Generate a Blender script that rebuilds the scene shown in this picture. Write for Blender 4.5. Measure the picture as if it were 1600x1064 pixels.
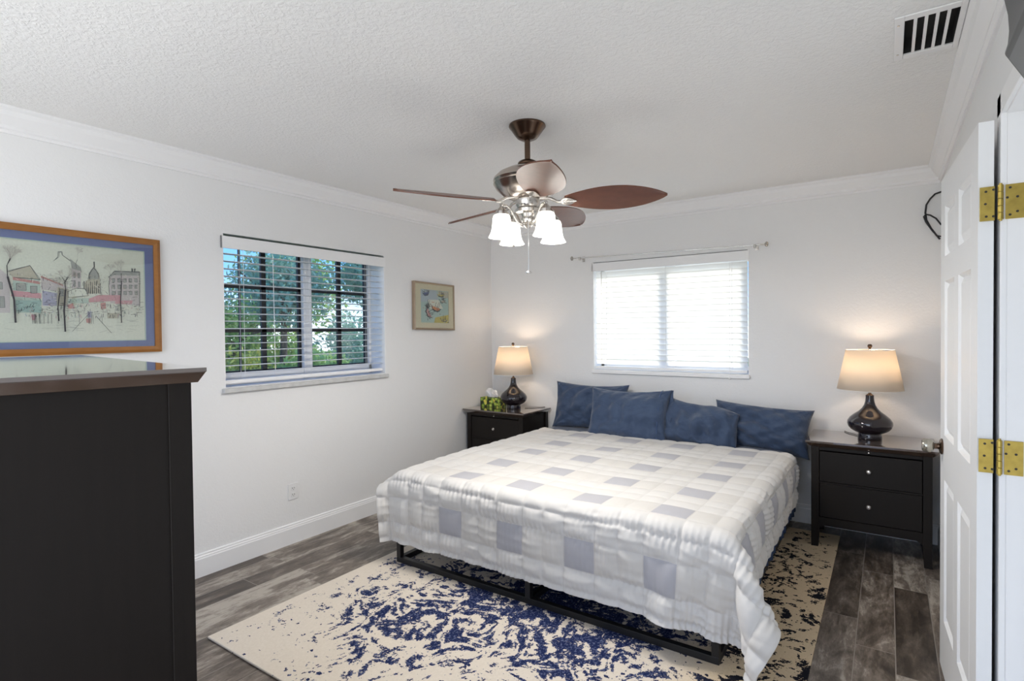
import bpy, bmesh, math, random
import numpy as np
from mathutils import Vector, Matrix
for o in list(bpy.data.objects): bpy.data.objects.remove(o)
SC = bpy.context.scene
COL = SC.collection
PI = math.pi
# ---------------------------------------------------------------- camera
yaw, pitch, roll, FPX = .6004, .0173, -.0102, 857.9
F = Vector((-math.sin(yaw), math.cos(yaw), 0)); R = Vector((math.cos(yaw), math.sin(yaw), 0)); U = Vector((0, 0, 1))
F2 = F*math.cos(pitch) - U*math.sin(pitch); U2 = U*math.cos(pitch) + F*math.sin(pitch)
R3 = R*math.cos(roll) + U2*math.sin(roll); U3 = U2*math.cos(roll) - R*math.sin(roll)
cd = bpy.data.cameras.new('camera'); cam = bpy.data.objects.new('camera', cd); COL.objects.link(cam)
M = Matrix((R3, U3, -F2)).transposed().to_4x4(); M.translation = Vector((3.349, -4.5256, 1.43))
cam.matrix_world = M
cd.sensor_width = 36; cd.lens = FPX/1600*36; cd.clip_start = .05; cd.clip_end = 200
SC.camera = cam
# ---------------------------------------------------------------- world, sun, rear fill, exposure
w = bpy.data.worlds.new('world'); SC.world = w; w.use_nodes = True
nt = w.node_tree; nt.nodes.clear()
wo = nt.nodes.new('ShaderNodeOutputWorld'); bg = nt.nodes.new('ShaderNodeBackground')
tc = nt.nodes.new('ShaderNodeTexCoord'); sx = nt.nodes.new('ShaderNodeSeparateXYZ'); cr = nt.nodes.new('ShaderNodeValToRGB')
nt.links.new(tc.outputs['Generated'], sx.inputs[0]); nt.links.new(sx.outputs['Z'], cr.inputs[0]); nt.links.new(cr.outputs[0], bg.inputs[0]); nt.links.new(bg.outputs[0], wo.inputs[0])
cr.color_ramp.elements[0].position = 0; cr.color_ramp.elements[0].color = (.88, .94, 1, 1)
cr.color_ramp.elements[1].position = .45; cr.color_ramp.elements[1].color = (.10, .30, .80, 1)
e = cr.color_ramp.elements.new(.10); e.color = (.22, .50, .95, 1)
bg.inputs[1].default_value = 1.9
def light(name, kind, loc, energy, color=(1, 1, 1), size=.1, rot=None, size_y=None):
    ld = bpy.data.lights.new(name, kind); ld.energy = energy; ld.color = color
    if kind == 'AREA':
        ld.size = size
        if size_y: ld.shape = 'RECTANGLE'; ld.size_y = size_y
    elif kind == 'POINT': ld.shadow_soft_size = size
    elif kind == 'SUN': ld.angle = size
    o = bpy.data.objects.new(name, ld); COL.objects.link(o); o.location = loc
    if rot: o.rotation_euler = rot
    return o
sun = light('sun', 'SUN', (0, 8, 8), 6.5, (1, .95, .88), math.radians(16))
sun.rotation_euler = Vector((-.2, -1.0, -.42)).to_track_quat('-Z', 'Y').to_euler()
# added fill panel behind the camera; no daylight source is known there
light('rear_fill_light', 'AREA', (1.9, -5.22, 1.25), 36, (1, .975, .94), 3.0, (math.radians(93), 0, 0), 2.2)
SC.view_settings.view_transform = 'Standard'; SC.view_settings.look = 'None'; SC.view_settings.gamma = 1
SC.view_settings.exposure = 0.06
try: SC.view_settings.use_curve_mapping = False
except Exception: pass

# ---------------------------------------------------------------- material helpers
class NT:
    def __init__(s, name):
        s.m = bpy.data.materials.new(name); s.m.use_nodes = True; s.t = s.m.node_tree
        s.b = s.t.nodes['Principled BSDF']; s.out = s.t.nodes['Material Output']
    def n(s, typ, **kw):
        x = s.t.nodes.new(typ)
        for k, v in kw.items(): setattr(x, k, v)
        return x
    def l(s, a, b): s.t.links.new(a, b)
    def math(s, op, a, b=None, c=None, clamp=False):
        x = s.n('ShaderNodeMath', operation=op, use_clamp=clamp)
        for i, v in enumerate((a, b, c)):
            if v is None: continue
            if isinstance(v, (int, float)): x.inputs[i].default_value = v
            else: s.l(v, x.inputs[i])
        return x.outputs[0]
    def mix(s, f, a, b, blend='MIX'):
        x = s.n('ShaderNodeMix', data_type='RGBA', blend_type=blend)
        for i, v in ((0, f), (6, a), (7, b)):
            if isinstance(v, (int, float)): x.inputs[i].default_value = v
            elif isinstance(v, tuple): x.inputs[i].default_value = v if len(v) == 4 else (*v, 1)
            else: s.l(v, x.inputs[i])
        return x.outputs[2]
    def ramp(s, f, stops):
        x = s.n('ShaderNodeValToRGB'); s.l(f, x.inputs[0]); r = x.color_ramp
        for i, (p, c) in enumerate(stops):
            el = r.elements[i] if i < 2 else r.elements.new(p)
            el.position = p; el.color = (*c, 1) if len(c) == 3 else c
        return x.outputs[0]
    def noise(s, vec, scale, detail=3, rough=.5, dist=0):
        x = s.n('ShaderNodeTexNoise'); x.inputs['Scale'].default_value = scale; x.inputs['Detail'].default_value = detail
        x.inputs['Roughness'].default_value = rough; x.inputs['Distortion'].default_value = dist
        if vec is not None: s.l(vec, x.inputs['Vector'])
        return x.outputs[0]
    def mapping(s, vec, scale=(1, 1, 1), loc=(0, 0, 0), rot=(0, 0, 0)):
        x = s.n('ShaderNodeMapping'); x.inputs['Scale'].default_value = scale; x.inputs['Location'].default_value = loc; x.inputs['Rotation'].default_value = rot
        s.l(vec, x.inputs[0]); return x.outputs[0]
    def obj(s): return s.n('ShaderNodeTexCoord').outputs['Object']
    def geo(s): return s.n('ShaderNodeNewGeometry').outputs['Position']
    def bump(s, h, strength=.3, dist=.01):
        x = s.n('ShaderNodeBump'); x.inputs['Strength'].default_value = strength; x.inputs['Distance'].default_value = dist
        s.l(h, x.inputs['Height']); s.l(x.outputs[0], s.b.inputs['Normal'])
    def set(s, **kw):
        for k, v in kw.items():
            i = s.b.inputs[k.replace('_', ' ')]
            if isinstance(v, tuple): i.default_value = v if len(v) == 4 else (*v, 1)
            elif isinstance(v, (int, float)): i.default_value = v
            else: s.l(v, i)
        return s
def pmat(name, col, rough=.5, metal=0, var=.06, scale=30, bump=0, spec=.5, coat=0):
    m = NT(name); n = m.noise(m.geo(), scale, 3)
    lo = tuple(c*(1-var) for c in col); hi = tuple(min(1, c*(1+var)) for c in col)
    m.set(Base_Color=m.mix(n, lo, hi), Roughness=rough, Metallic=metal)
    m.b.inputs['Specular IOR Level'].default_value = spec; m.b.inputs['Coat Weight'].default_value = coat
    if bump: m.bump(n, bump, .01)
    return m.m
MT = {}
# textured plaster walls / ceiling
def plaster(name, col, sc, st):
    m = NT(name); p = m.geo(); a = m.noise(p, sc, 4, .6, .6); b = m.noise(p, sc*.35, 2)
    m.set(Base_Color=m.mix(b, tuple(c*.985 for c in col), col), Roughness=.75); m.b.inputs['Specular IOR Level'].default_value = .25
    m.bump(m.math('ADD', m.ramp(a, [(.42, (0, 0, 0)), (.6, (1, 1, 1))]), b), st, .006); return m.m
MT['wall'] = plaster('white_wall_paint', (.81, .81, .81), 60, .13)
MT['ceiling'] = plaster('knockdown_ceiling', (.87, .865, .855), 55, .36)
MT['trim'] = pmat('white_trim_paint', (.84, .84, .845), .4, var=.01)
MT['door'] = pmat('white_door_paint', (.82, .825, .83), .35, var=.01)
MT['espresso'] = None
def wood(name, c1, c2, rough, sc=(3, 60, 60), spec=.5):
    m = NT(name); v = m.mapping(m.geo(), sc); n = m.noise(v, 1, 4, .6, .3)
    m.set(Base_Color=m.mix(n, c1, c2), Roughness=rough); m.b.inputs['Specular IOR Level'].default_value = spec; return m.m
MT['espresso'] = wood('espresso_wood', (.0075, .0055, .0042), (.012, .009, .007), .45, (60, 60, 4), .22)
MT['espresso_top'] = wood('espresso_glow_top', (.045, .026, .017), (.070, .042, .028), .05, (50, 8, 60), 1.0)  # tops browned and lightened: reflected lamp glow is put into this colour
MT['black_metal'] = pmat('black_powder_coated_steel', (.008, .008, .009), .45)
MT['nickel'] = pmat('brushed_nickel', (.62, .59, .55), .22, 1, scale=80)
MT['bronze'] = pmat('antique_bronze', (.13, .085, .06), .25, 1, scale=60)
MT['chrome'] = pmat('polished_chrome', (.8, .8, .8), .12, 1)
MT['brass'] = pmat('aged_brass', (.50, .37, .09), .32, .85, .3, 45)
MT['dark'] = pmat('dark_screw_metal', (.02, .015, .01), .5)
MT['blackline'] = pmat('black_metal_frame', (.012, .013, .016), .5)
MT['blade'] = wood('walnut_fan_blade', (.10, .034, .018), (.18, .062, .034), .30, (25, 25, 90))
MT['black_ceramic'] = pmat('black_glazed_ceramic', (.009, .006, .010), .06, coat=.6)
MT['plastic'] = pmat('white_plastic', (.8, .8, .8), .4, var=.01)
MT['slot'] = pmat('dark_slot', (.02, .02, .02), .8)
MT['skirt'] = pmat('navy_cotton_skirt', (.045, .085, .19), .85, var=.15, scale=90, bump=.15)
MT['marble'] = pmat('grey_marble_sill', (.55, .55, .54), .35, var=.2, scale=25)
MT['grey_tv'] = pmat('charcoal_plastic', (.045, .045, .048), .4)
MT['grey_tv2'] = pmat('grey_plastic_underside', (.13, .13, .135), .45)
def translucent(name, col, tr, mixf=.5, emis=None):
    m = NT(name); m.set(Base_Color=col, Roughness=.6)
    t = m.n('ShaderNodeBsdfTranslucent'); t.inputs[0].default_value = (*tr, 1)
    x = m.n('ShaderNodeMixShader'); x.inputs[0].default_value = mixf
    m.l(m.b.outputs[0], x.inputs[1]); m.l(t.outputs[0], x.inputs[2]); m.l(x.outputs[0], m.out.inputs[0])
    if emis: m.b.inputs['Emission Color'].default_value = (*emis[0], 1); m.b.inputs['Emission Strength'].default_value = emis[1]
    return m.m
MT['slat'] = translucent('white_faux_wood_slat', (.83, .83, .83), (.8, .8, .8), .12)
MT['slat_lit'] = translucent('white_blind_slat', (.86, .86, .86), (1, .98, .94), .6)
MT['linen'] = translucent('cream_linen_shade', (.82, .75, .66), (.92, .84, .72), .45)
MT['frost'] = translucent('frosted_white_glass', (.92, .92, .9), (1, 1, 1), .5, ((1, .99, .96), 1.1))
MT['bulb'] = translucent('lit_bulb', (1, 1, 1), (1, 1, 1), .5, ((1, .93, .82), 6))
MT['tissue'] = translucent('white_tissue_paper', (.9, .9, .92), (.9, .9, .92), .3)
def glass():
    m = NT('window_glass'); g = m.n('ShaderNodeBsdfGlossy'); g.inputs['Roughness'].default_value = .02
    t = m.n('ShaderNodeBsdfTransparent'); t.inputs[0].default_value = (.93, .96, .96, 1)
    x = m.n('ShaderNodeMixShader'); x.inputs[0].default_value = .06
    m.l(t.outputs[0], x.inputs[1]); m.l(g.outputs[0], x.inputs[2]); m.l(x.outputs[0], m.out.inputs[0]); return m.m
MT['glass'] = glass()
# floor: weathered grey-brown planks running along y
bb_ = MT['espresso_top'].node_tree.nodes['Principled BSDF']; bb_.inputs['Coat Weight'].default_value = 1; bb_.inputs['Coat IOR'].default_value = 1.9; bb_.inputs['Coat Roughness'].default_value = .06
def floor_mat():
    m = NT('weathered_plank_floor'); p = m.geo(); s = m.n('ShaderNodeSeparateXYZ'); m.l(p, s.inputs[0])
    xi = m.math('DIVIDE', m.math('SUBTRACT', s.outputs[0], 3.2294-1.49*3), .149)
    row = m.math('FLOOR', xi); fx = m.math('FRACT', xi)
    wn = m.n('ShaderNodeTexWhiteNoise', noise_dimensions='1D'); m.l(row, wn.inputs['W'])
    yi = m.math('ADD', m.math('DIVIDE', s.outputs[1], .92), m.math('MULTIPLY', wn.outputs[0], 7.3))
    cell = m.math('FLOOR', yi); fy = m.math('FRACT', yi)
    cv = m.n('ShaderNodeCombineXYZ'); m.l(row, cv.inputs[0]); m.l(cell, cv.inputs[1])
    wc = m.n('ShaderNodeTexWhiteNoise', noise_dimensions='3D'); m.l(cv.outputs[0], wc.inputs['Vector'])
    # per-plank shifted coordinates
    va = m.n('ShaderNodeVectorMath', operation='MULTIPLY_ADD'); m.l(wc.outputs['Color'], va.inputs[0]); va.inputs[1].default_value = (9, 9, 9); m.l(p, va.inputs[2])
    g1 = m.noise(m.mapping(va.outputs[0], (22, 3.2, 1)), 1, 6, .68, .5)
    g2 = m.noise(m.mapping(va.outputs[0], (9, 3.0, 1)), 1, 4, .6, 1.2)
    g3 = m.noise(m.mapping(va.outputs[0], (90, 26, 1)), 1, 4, .7, .8)
    tone = m.math('ADD', m.math('MULTIPLY', g1, .55), m.math('MULTIPLY', g2, .75))
    tone = m.math('ADD', tone, m.math('MULTIPLY', g3, .32))
    tone = m.math('ADD', tone, m.math('MULTIPLY', m.math('SUBTRACT', wc.outputs[0], .5), .30))
    c = m.ramp(tone, [(.55, (.028, .021, .0165)), (.72, (.085, .066, .052)), (.86, (.18, .15, .125)), (1.0, (.40, .36, .31))])
    gx = m.math('LESS_THAN', m.math('ABSOLUTE', m.math('SUBTRACT', fx, .5)), .487)
    gy = m.math('LESS_THAN', m.math('ABSOLUTE', m.math('SUBTRACT', fy, .5)), .4978)
    gm = m.math('MULTIPLY', gx, gy)
    m.set(Base_Color=m.mix(gm, (.24, .215, .19), c), Roughness=m.math('ADD', m.math('MULTIPLY', g1, .35), .22))
    m.bump(m.math('ADD', m.math('MULTIPLY', gm, .5), m.math('MULTIPLY', g3, .3)), .25, .004)
    return m.m
MT['floor'] = floor_mat()
def rug_mat():
    m = NT('distressed_navy_cream_rug'); p = m.geo(); s = m.n('ShaderNodeSeparateXYZ'); m.l(p, s.inputs[0])
    wv = m.n('ShaderNodeTexNoise'); wv.inputs['Scale'].default_value = 2.6; wv.inputs['Detail'].default_value = 2; m.l(p, wv.inputs['Vector'])
    va = m.n('ShaderNodeVectorMath', operation='MULTIPLY_ADD'); m.l(wv.outputs['Color'], va.inputs[0]); va.inputs[1].default_value = (.45, .45, 0); m.l(p, va.inputs[2])
    vo = m.n('ShaderNodeTexVoronoi', feature='F1'); vo.inputs['Scale'].default_value = 2.7; vo.inputs['Randomness'].default_value = .75; m.l(va.outputs[0], vo.inputs['Vector'])
    rings = m.math('SINE', m.math('MULTIPLY', vo.outputs['Distance'], 24))          # medallion scrolls
    vo2 = m.n('ShaderNodeTexVoronoi', feature='DISTANCE_TO_EDGE'); vo2.inputs['Scale'].default_value = 5.2; m.l(va.outputs[0], vo2.inputs['Vector'])
    scroll = m.math('SINE', m.math('MULTIPLY', vo2.outputs['Distance'], 38))
    dist = m.noise(m.mapping(p, (1.1, 1, 1)), 21, 5, .72, 0)
    fine = m.noise(m.mapping(p, (1.4, 1, 1)), 70, 3, .7)
    big = m.noise(p, 2.4, 3, .6)
    # design density: dense field in the middle, worn towards the short near end and the right border
    cx = m.math('ABSOLUTE', m.math('SUBTRACT', s.outputs[0], 1.95)); cy = m.math('ABSOLUTE', m.math('SUBTRACT', s.outputs[1], -1.75))
    fx = m.math('SUBTRACT', 1, m.math('DIVIDE', cx, 1.22), clamp=True); fy = m.math('SUBTRACT', 1, m.math('DIVIDE', cy, 1.60), clamp=True)
    dens = m.math('MULTIPLY', m.math('POWER', fx, .36), m.math('POWER', fy, .38))
    v = m.math('ADD', m.math('MULTIPLY', rings, .10), m.math('MULTIPLY', scroll, .085))
    v = m.math('ADD', v, m.math('MULTIPLY', dist, 1.2)); v = m.math('ADD', v, m.math('MULTIPLY', fine, .50))
    v = m.math('ADD', v, m.math('MULTIPLY', big, .8)); v = m.math('ADD', v, m.math('MULTIPLY', dens, .50))
    msk = m.ramp(v, [(.0, (0, 0, 0)), (1, (1, 1, 1))])
    msk = m.n('ShaderNodeMapRange'); msk.inputs['From Min'].default_value = 1.60; msk.inputs['From Max'].default_value = 1.62; m.l(m.math('ADD', v, m.math('MULTIPLY', m.math('MULTIPLY', m.math('GREATER_THAN', s.outputs[0], 2.6), fy), .03)), msk.inputs['Value'])
    # border bands keep a stripe without pattern at the very edge
    edge = m.math('GREATER_THAN', fx, .035)
    fl = m.math('GREATER_THAN', m.math('ADD', m.noise(p, 38, 2, .5), m.math('MULTIPLY', m.noise(p, 4, 2, .5), .35)), .86)
    k = m.math('MULTIPLY', m.math('MAXIMUM', msk.outputs[0], fl), edge)
    cream = m.mix(fine, (.60, .535, .455), (.74, .675, .59))
    tan = m.mix(fine, (.56, .44, .29), (.70, .57, .40))
    right = m.n('ShaderNodeMapRange'); right.inputs['From Min'].default_value = 2.55; right.inputs['From Max'].default_value = 2.8; m.l(s.outputs[0], right.inputs['Value'])
    base = m.mix(right.outputs[0], cream, tan)
    ink = m.mix(m.math('GREATER_THAN', fine, .56), (.012, .02, .075), (.10, .12, .21))
    ink2 = m.mix(right.outputs[0], ink, (.012, .012, .018))
    m.set(Base_Color=m.mix(k, base, ink2), Roughness=.95); m.b.inputs['Specular IOR Level'].default_value = .1
    m.bump(m.math('ADD', fine, dist), .35, .004); return m.m
MT['rug'] = rug_mat()
def quilt_mat():
    m = NT('quilted_comforter_fabric'); uv = m.n('ShaderNodeUVMap'); s = m.n('ShaderNodeSeparateXYZ'); m.l(uv.outputs[0], s.inputs[0])
    U_, V_ = s.outputs[0], s.outputs[1]
    def sq(co, c0, pitch, half):
        a = m.math('ADD', m.math('DIVIDE', m.math('SUBTRACT', co, c0), pitch), .5)
        return m.math('ABSOLUTE', m.math('MULTIPLY', m.math('SUBTRACT', m.math('FRACT', a), .5), pitch))
    au = sq(U_, 1.283, .408, 0); av = sq(V_, -1.95, .357, 0)
    k = m.math('MULTIPLY', m.math('MULTIPLY', m.math('LESS_THAN', au, .080), m.math('LESS_THAN', av, .074)), m.math('GREATER_THAN', U_, 1.05)); k = m.math('MULTIPLY', k, m.math('SUBTRACT', 1, m.math('MULTIPLY', m.math('GREATER_THAN', U_, 2.75), m.math('LESS_THAN', V_, -2.1))))
    t = m.math('MULTIPLY', m.math('GREATER_THAN', au, .080), m.math('LESS_THAN', av, .074))
    n = m.noise(uv.outputs[0], 9, 2)
    base = m.mix(m.math('MULTIPLY', t, n), (.64, .628, .612), (.58, .558, .525))
    # stitched seams
    du = m.math('ABSOLUTE', m.math('SUBTRACT', au, .083)); dv = m.math('ABSOLUTE', m.math('SUBTRACT', av, .077))
    st = m.math('LESS_THAN', m.math('MINIMUM', du, dv), .0016)
    base = m.mix(m.math('MULTIPLY', st, .35), base, (.5, .48, .46))
    m.set(Base_Color=m.mix(k, base, (.42, .42, .455)), Roughness=.62, Sheen_Weight=.15)
    m.b.inputs['Specular IOR Level'].default_value = .3
    f = m.noise(uv.outputs[0], 60, 3, .6); m.bump(f, .12, .004); return m.m
MT['quilt'] = quilt_mat()
def pillow_mat():
    m = NT('navy_cotton_pillowcase'); o = m.obj(); n = m.noise(o, 6, 3); n2 = m.noise(o, 45, 3)
    m.set(Base_Color=m.mix(n, (.020, .040, .090), (.036, .066, .130)), Roughness=.75, Sheen_Weight=.25)
    m.bump(m.math('ADD', m.noise(m.mapping(o, (1, 1, 1.6)), 6, 3, .55, .5), m.math('MULTIPLY', n2, .06)), .55, .04); return m.m
MT['pillow'] = pillow_mat()

# ---------------------------------------------------------------- mesh helpers
class MB:
    def __init__(s): s.v = []; s.f = []; s.mi = []; s.cur = 0
    def add(s, vs, fs):
        b = len(s.v); s.v += [tuple(v) for v in vs]; s.f += [[b+i for i in f] for f in fs]; s.mi += [s.cur]*len(fs); return s
    def box(s, x0, x1, y0, y1, z0, z1):
        return s.add([(x0,y0,z0),(x1,y0,z0),(x1,y1,z0),(x0,y1,z0),(x0,y0,z1),(x1,y0,z1),(x1,y1,z1),(x0,y1,z1)],
                     [(0,3,2,1),(4,5,6,7),(0,1,5,4),(1,2,6,5),(2,3,7,6),(3,0,4,7)])
    def frustum(s, a, b):   # a,b = (x0,x1,y0,y1,z) rectangles
        (x0,x1,y0,y1,z0),(X0,X1,Y0,Y1,z1) = a, b
        return s.add([(x0,y0,z0),(x1,y0,z0),(x1,y1,z0),(x0,y1,z0),(X0,Y0,z1),(X1,Y0,z1),(X1,Y1,z1),(X0,Y1,z1)],
                     [(0,3,2,1),(4,5,6,7),(0,1,5,4),(1,2,6,5),(2,3,7,6),(3,0,4,7)])
    def lathe(s, prof, n=32, c=(0,0,0), cap=True):   # prof [(r,z)]
        vs = []; fs = []
        for r, z in prof:
            for i in range(n):
                a = 2*PI*i/n; vs.append((c[0]+r*math.cos(a), c[1]+r*math.sin(a), c[2]+z))
        for j in range(len(prof)-1):
            for i in range(n):
                k = (i+1) % n; fs.append((j*n+i, j*n+k, (j+1)*n+k, (j+1)*n+i))
        if cap: fs.append(tuple(reversed(range(n)))); fs.append(tuple((len(prof)-1)*n+i for i in range(n)))
        return s.add(vs, fs)
    def tube(s, pts, r, n=8, r1=None, closed=False):
        pts = [Vector(p) for p in pts]; L = len(pts); vs = []; fs = []
        up = None
        for i, p in enumerate(pts):
            if closed: t = pts[(i+1) % L]-pts[i-1]
            else: t = (pts[min(i+1, L-1)]-pts[max(i-1, 0)])
            t.normalize()
            if up is None: up = Vector((0,0,1)) if abs(t.z) < .9 else Vector((1,0,0))
            a = t.cross(up).normalized(); b = a.cross(t).normalized(); up = b
            rr = r if r1 is None else r+(r1-r)*i/(L-1)
            for k in range(n):
                q = 2*PI*k/n; vs.append(p+a*math.cos(q)*rr+b*math.sin(q)*rr)
        for j in range(L if closed else L-1):
            for k in range(n):
                kk = (k+1) % n; j2 = (j+1) % L; fs.append((j*n+k, j*n+kk, j2*n+kk, j2*n+k))
        if not closed: fs.append(tuple(reversed(range(n)))); fs.append(tuple((L-1)*n+k for k in range(n)))
        return s.add(vs, fs)
    def prism(s, poly, axis, a, b):   # extrude 2-D polygon along axis between a and b
        n = len(poly)
        def P(p, t):
            return {'x': (t, p[0], p[1]), 'y': (p[0], t, p[1]), 'z': (p[0], p[1], t)}[axis]
        return s.add([P(p, a) for p in poly]+[P(p, b) for p in poly],
                     [tuple(range(n)), tuple(reversed(range(n, 2*n)))]+[(i, i+n, (i+1) % n+n, (i+1) % n) for i in range(n)])
    def build(s, name, mats, parent=None, bevel=0, smooth=True, seg=2, subsurf=0, loc=None):
        me = bpy.data.meshes.new(name); me.from_pydata(s.v, [], s.f); me.validate()
        if not isinstance(mats, (list, tuple)): mats = [mats]
        for m in mats: me.materials.append(MT[m] if isinstance(m, str) else m)
        if len(mats) > 1: me.polygons.foreach_set('material_index', s.mi)
        bm = bmesh.new(); bm.from_mesh(me); bmesh.ops.recalc_face_normals(bm, faces=bm.faces); bm.to_mesh(me); bm.free()
        o = bpy.data.objects.new(name, me); COL.objects.link(o)
        if smooth:
            me.polygons.foreach_set('use_smooth', [True]*len(me.polygons)); me.set_sharp_from_angle(angle=math.radians(38))
        if bevel:
            b = o.modifiers.new('bevel', 'BEVEL'); b.width = bevel; b.segments = seg; b.limit_method = 'ANGLE'; b.harden_normals = True
        if subsurf:
            b = o.modifiers.new('subdivision', 'SUBSURF'); b.levels = subsurf; b.render_levels = subsurf
        if parent: o.parent = parent
        if loc: o.location = loc
        return o
def tag(o, label=None, cat=None, group=None, kind=None):
    if label: o['label'] = label
    if cat: o['category'] = cat
    if group: o['group'] = group
    if kind: o['kind'] = kind
    return o
def thing(name, loc, label, cat, group=None, rz=0):
    o = bpy.data.objects.new(name, None); COL.objects.link(o); o.empty_display_size = .1; o.location = loc; o.rotation_euler = (0, 0, rz)
    return tag(o, label, cat, group)
def struct(o, label=None, cat=None): return tag(o, label, cat, kind='structure')
def copy_tree(o, parent=None):
    c = o.copy(); COL.objects.link(c); c.parent = parent
    for ch in [x for x in bpy.data.objects if x.parent == o and x != c]: copy_tree(ch, c)
    return c

# ---------------------------------------------------------------- room
H = 2.4737; XW = 3.635; YR = -5.3; TW = .22
struct(MB().box(-TW, XW+.16, YR, TW, -.12, 0).build('floor', 'floor', smooth=False), 'grey brown weathered wood look plank floor', 'floor')
# ceiling with the vent hole
VX0, VX1, VY0, VY1 = 3.395, 3.545, -2.21, -1.925
c = MB(); c.box(-TW, VX0, YR, TW, H, H+.1); c.box(VX1, XW+.16, YR, TW, H, H+.1); c.box(VX0, VX1, YR, VY0, H, H+.1); c.box(VX0, VX1, VY1, TW, H, H+.1)
struct(c.build('ceiling', 'ceiling', smooth=False), 'white textured plaster ceiling', 'ceiling')
W1 = (-2.75, -1.445, 1.10, 2.045); W2 = (1.148, 2.462, 1.075, 2.0)
c = MB(); c.box(-TW, 0, YR, W1[0], 0, H); c.box(-TW, 0, W1[1], TW, 0, H); c.box(-TW, 0, W1[0], W1[1], 0, W1[2]); c.box(-TW, 0, W1[0], W1[1], W1[3], H)
struct(c.build('wall_left', 'wall', smooth=False), 'white plaster wall on the left with a two pane window', 'wall')
c = MB(); c.box(0, W2[0], 0, TW, 0, H); c.box(W2[1], XW+.16, 0, TW, 0, H); c.box(W2[0], W2[1], 0, TW, 0, W2[2]); c.box(W2[0], W2[1], 0, TW, W2[3], H)
struct(c.build('wall_back', 'wall', smooth=False), 'white plaster wall behind the bed', 'wall')
DY0, DY1, DH = -3.19, -2.392, 2.045
c = MB(); c.box(XW, XW+.16, DY1+.02, 0, 0, H); c.box(XW, XW+.16, YR, DY0-.02, 0, H); c.box(XW, XW+.16, DY0-.02, DY1+.02, DH+.02, H)
struct(c.build('wall_right', 'wall', smooth=False), 'white wall on the right with a doorway', 'wall')
c = MB(); c.box(XW+1.2, XW+1.3, YR, 0, 0, H); c.box(XW+.16, XW+1.2, -1.6, -1.5, 0, H); c.box(XW+.16, XW+1.3, YR, -1.5, H, H+.1); c.box(XW+.16, XW+1.2, YR, YR+.1, 0, H)  # unseen hall ceiling and end wall added to keep sky light off the jamb
struct(c.build('wall_hall', 'wall', smooth=False), 'white wall of the hall beyond the doorway', 'wall')
c = MB(); c.box(-TW, .35, YR-.15, YR, 0, H); c.box(3.45, XW+.16, YR-.15, YR, 0, H); c.box(.35, 3.45, YR-.15, YR, 2.35, H)  # wide opening made up to let in sky and the fill panel
struct(c.build('wall_front', 'wall', smooth=False), 'white wall behind the camera', 'wall')
# crown moulding (mitred ring pieces)
CR = [(0, 0), (.072, 0), (.072, -.012), (.058, -.020), (.050, -.040), (.030, -.066), (.020, -.078), (.020, -.092), (.010, -.098), (.010, -.112), (0, -.112)]
def sweep(prof, path, mats, name, z, flip=1):
    # path: list of (x,y,(inward dx,dy)) stations
    vs = []; n = len(prof)
    for (x, y, dx, dy) in path:
        for (d, h) in prof: vs.append((x+dx*d, y+dy*d, z+h))
    fs = []
    for i in range(len(path)-1):
        for k in range(n): kk = (k+1) % n; fs.append((i*n+k, i*n+kk, (i+1)*n+kk, (i+1)*n+k))
    fs += [tuple(range(n)), tuple((len(path)-1)*n+k for k in range(n))]
    return MB().add(vs, fs).build(name, mats, smooth=False)
struct(sweep(CR, [(0, YR, 1, 0), (0, 0, 1, -1)], 'trim', 'trim_1', H), 'white crown moulding along the left wall', 'crown moulding')
struct(sweep(CR, [(0, 0, 1, -1), (XW, 0, -1, -1)], 'trim', 'trim_2', H), 'white crown moulding above the bed wall', 'crown moulding')
struct(sweep(CR, [(XW, 0, -1, -1), (XW, YR, -1, 0)], 'trim', 'trim_3', H), 'white crown moulding above the door', 'crown moulding')
BB = [(0, 0), (.016, 0), (.016, .105), (.013, .112), (.013, .118), (.009, .124), (.009, .132), (.004, .137), (0, .137)]
struct(sweep(BB, [(0, YR, 1, 0), (0, 0, 1, -1)], 'trim', 'baseboard_left', 0), 'tall white baseboard under the left window', 'baseboard')
struct(sweep(BB, [(0, 0, 1, -1), (XW, 0, -1, -1)], 'trim', 'baseboard_back', 0), 'white baseboard behind the bed', 'baseboard')
struct(sweep(BB, [(XW, 0, -1, -1), (XW, DY1+.068, -1, 0)], 'trim', 'baseboard_right', 0), 'white baseboard beside the right nightstand', 'baseboard')
# ---- door frame
c = MB()
c.box(XW-.001, XW+.16, DY1, DY1+.02, 0, DH+.02); c.box(XW+.05, XW+.065, DY1-.012, DY1, 0, DH)       # hinge jamb + stop
c.box(XW-.004, XW+.16, DY0-.02, DY0, 0, DH+.02)
c.box(XW-.004, XW+.16, DY0, DY1, DH, DH+.02)
for (a, b) in ((DY1+.0012, DY1+.064), (DY0-.064, DY0-.004)): c.box(XW-.016, XW, a, b, 0, DH+.066)
c.box(XW-.016, XW, DY0-.064, DY1+.064, DH+.004, DH+.066)
struct(c.build('trim_4', 'trim', bevel=.003), 'white door jamb and casing at the right edge', 'door frame')
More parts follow.
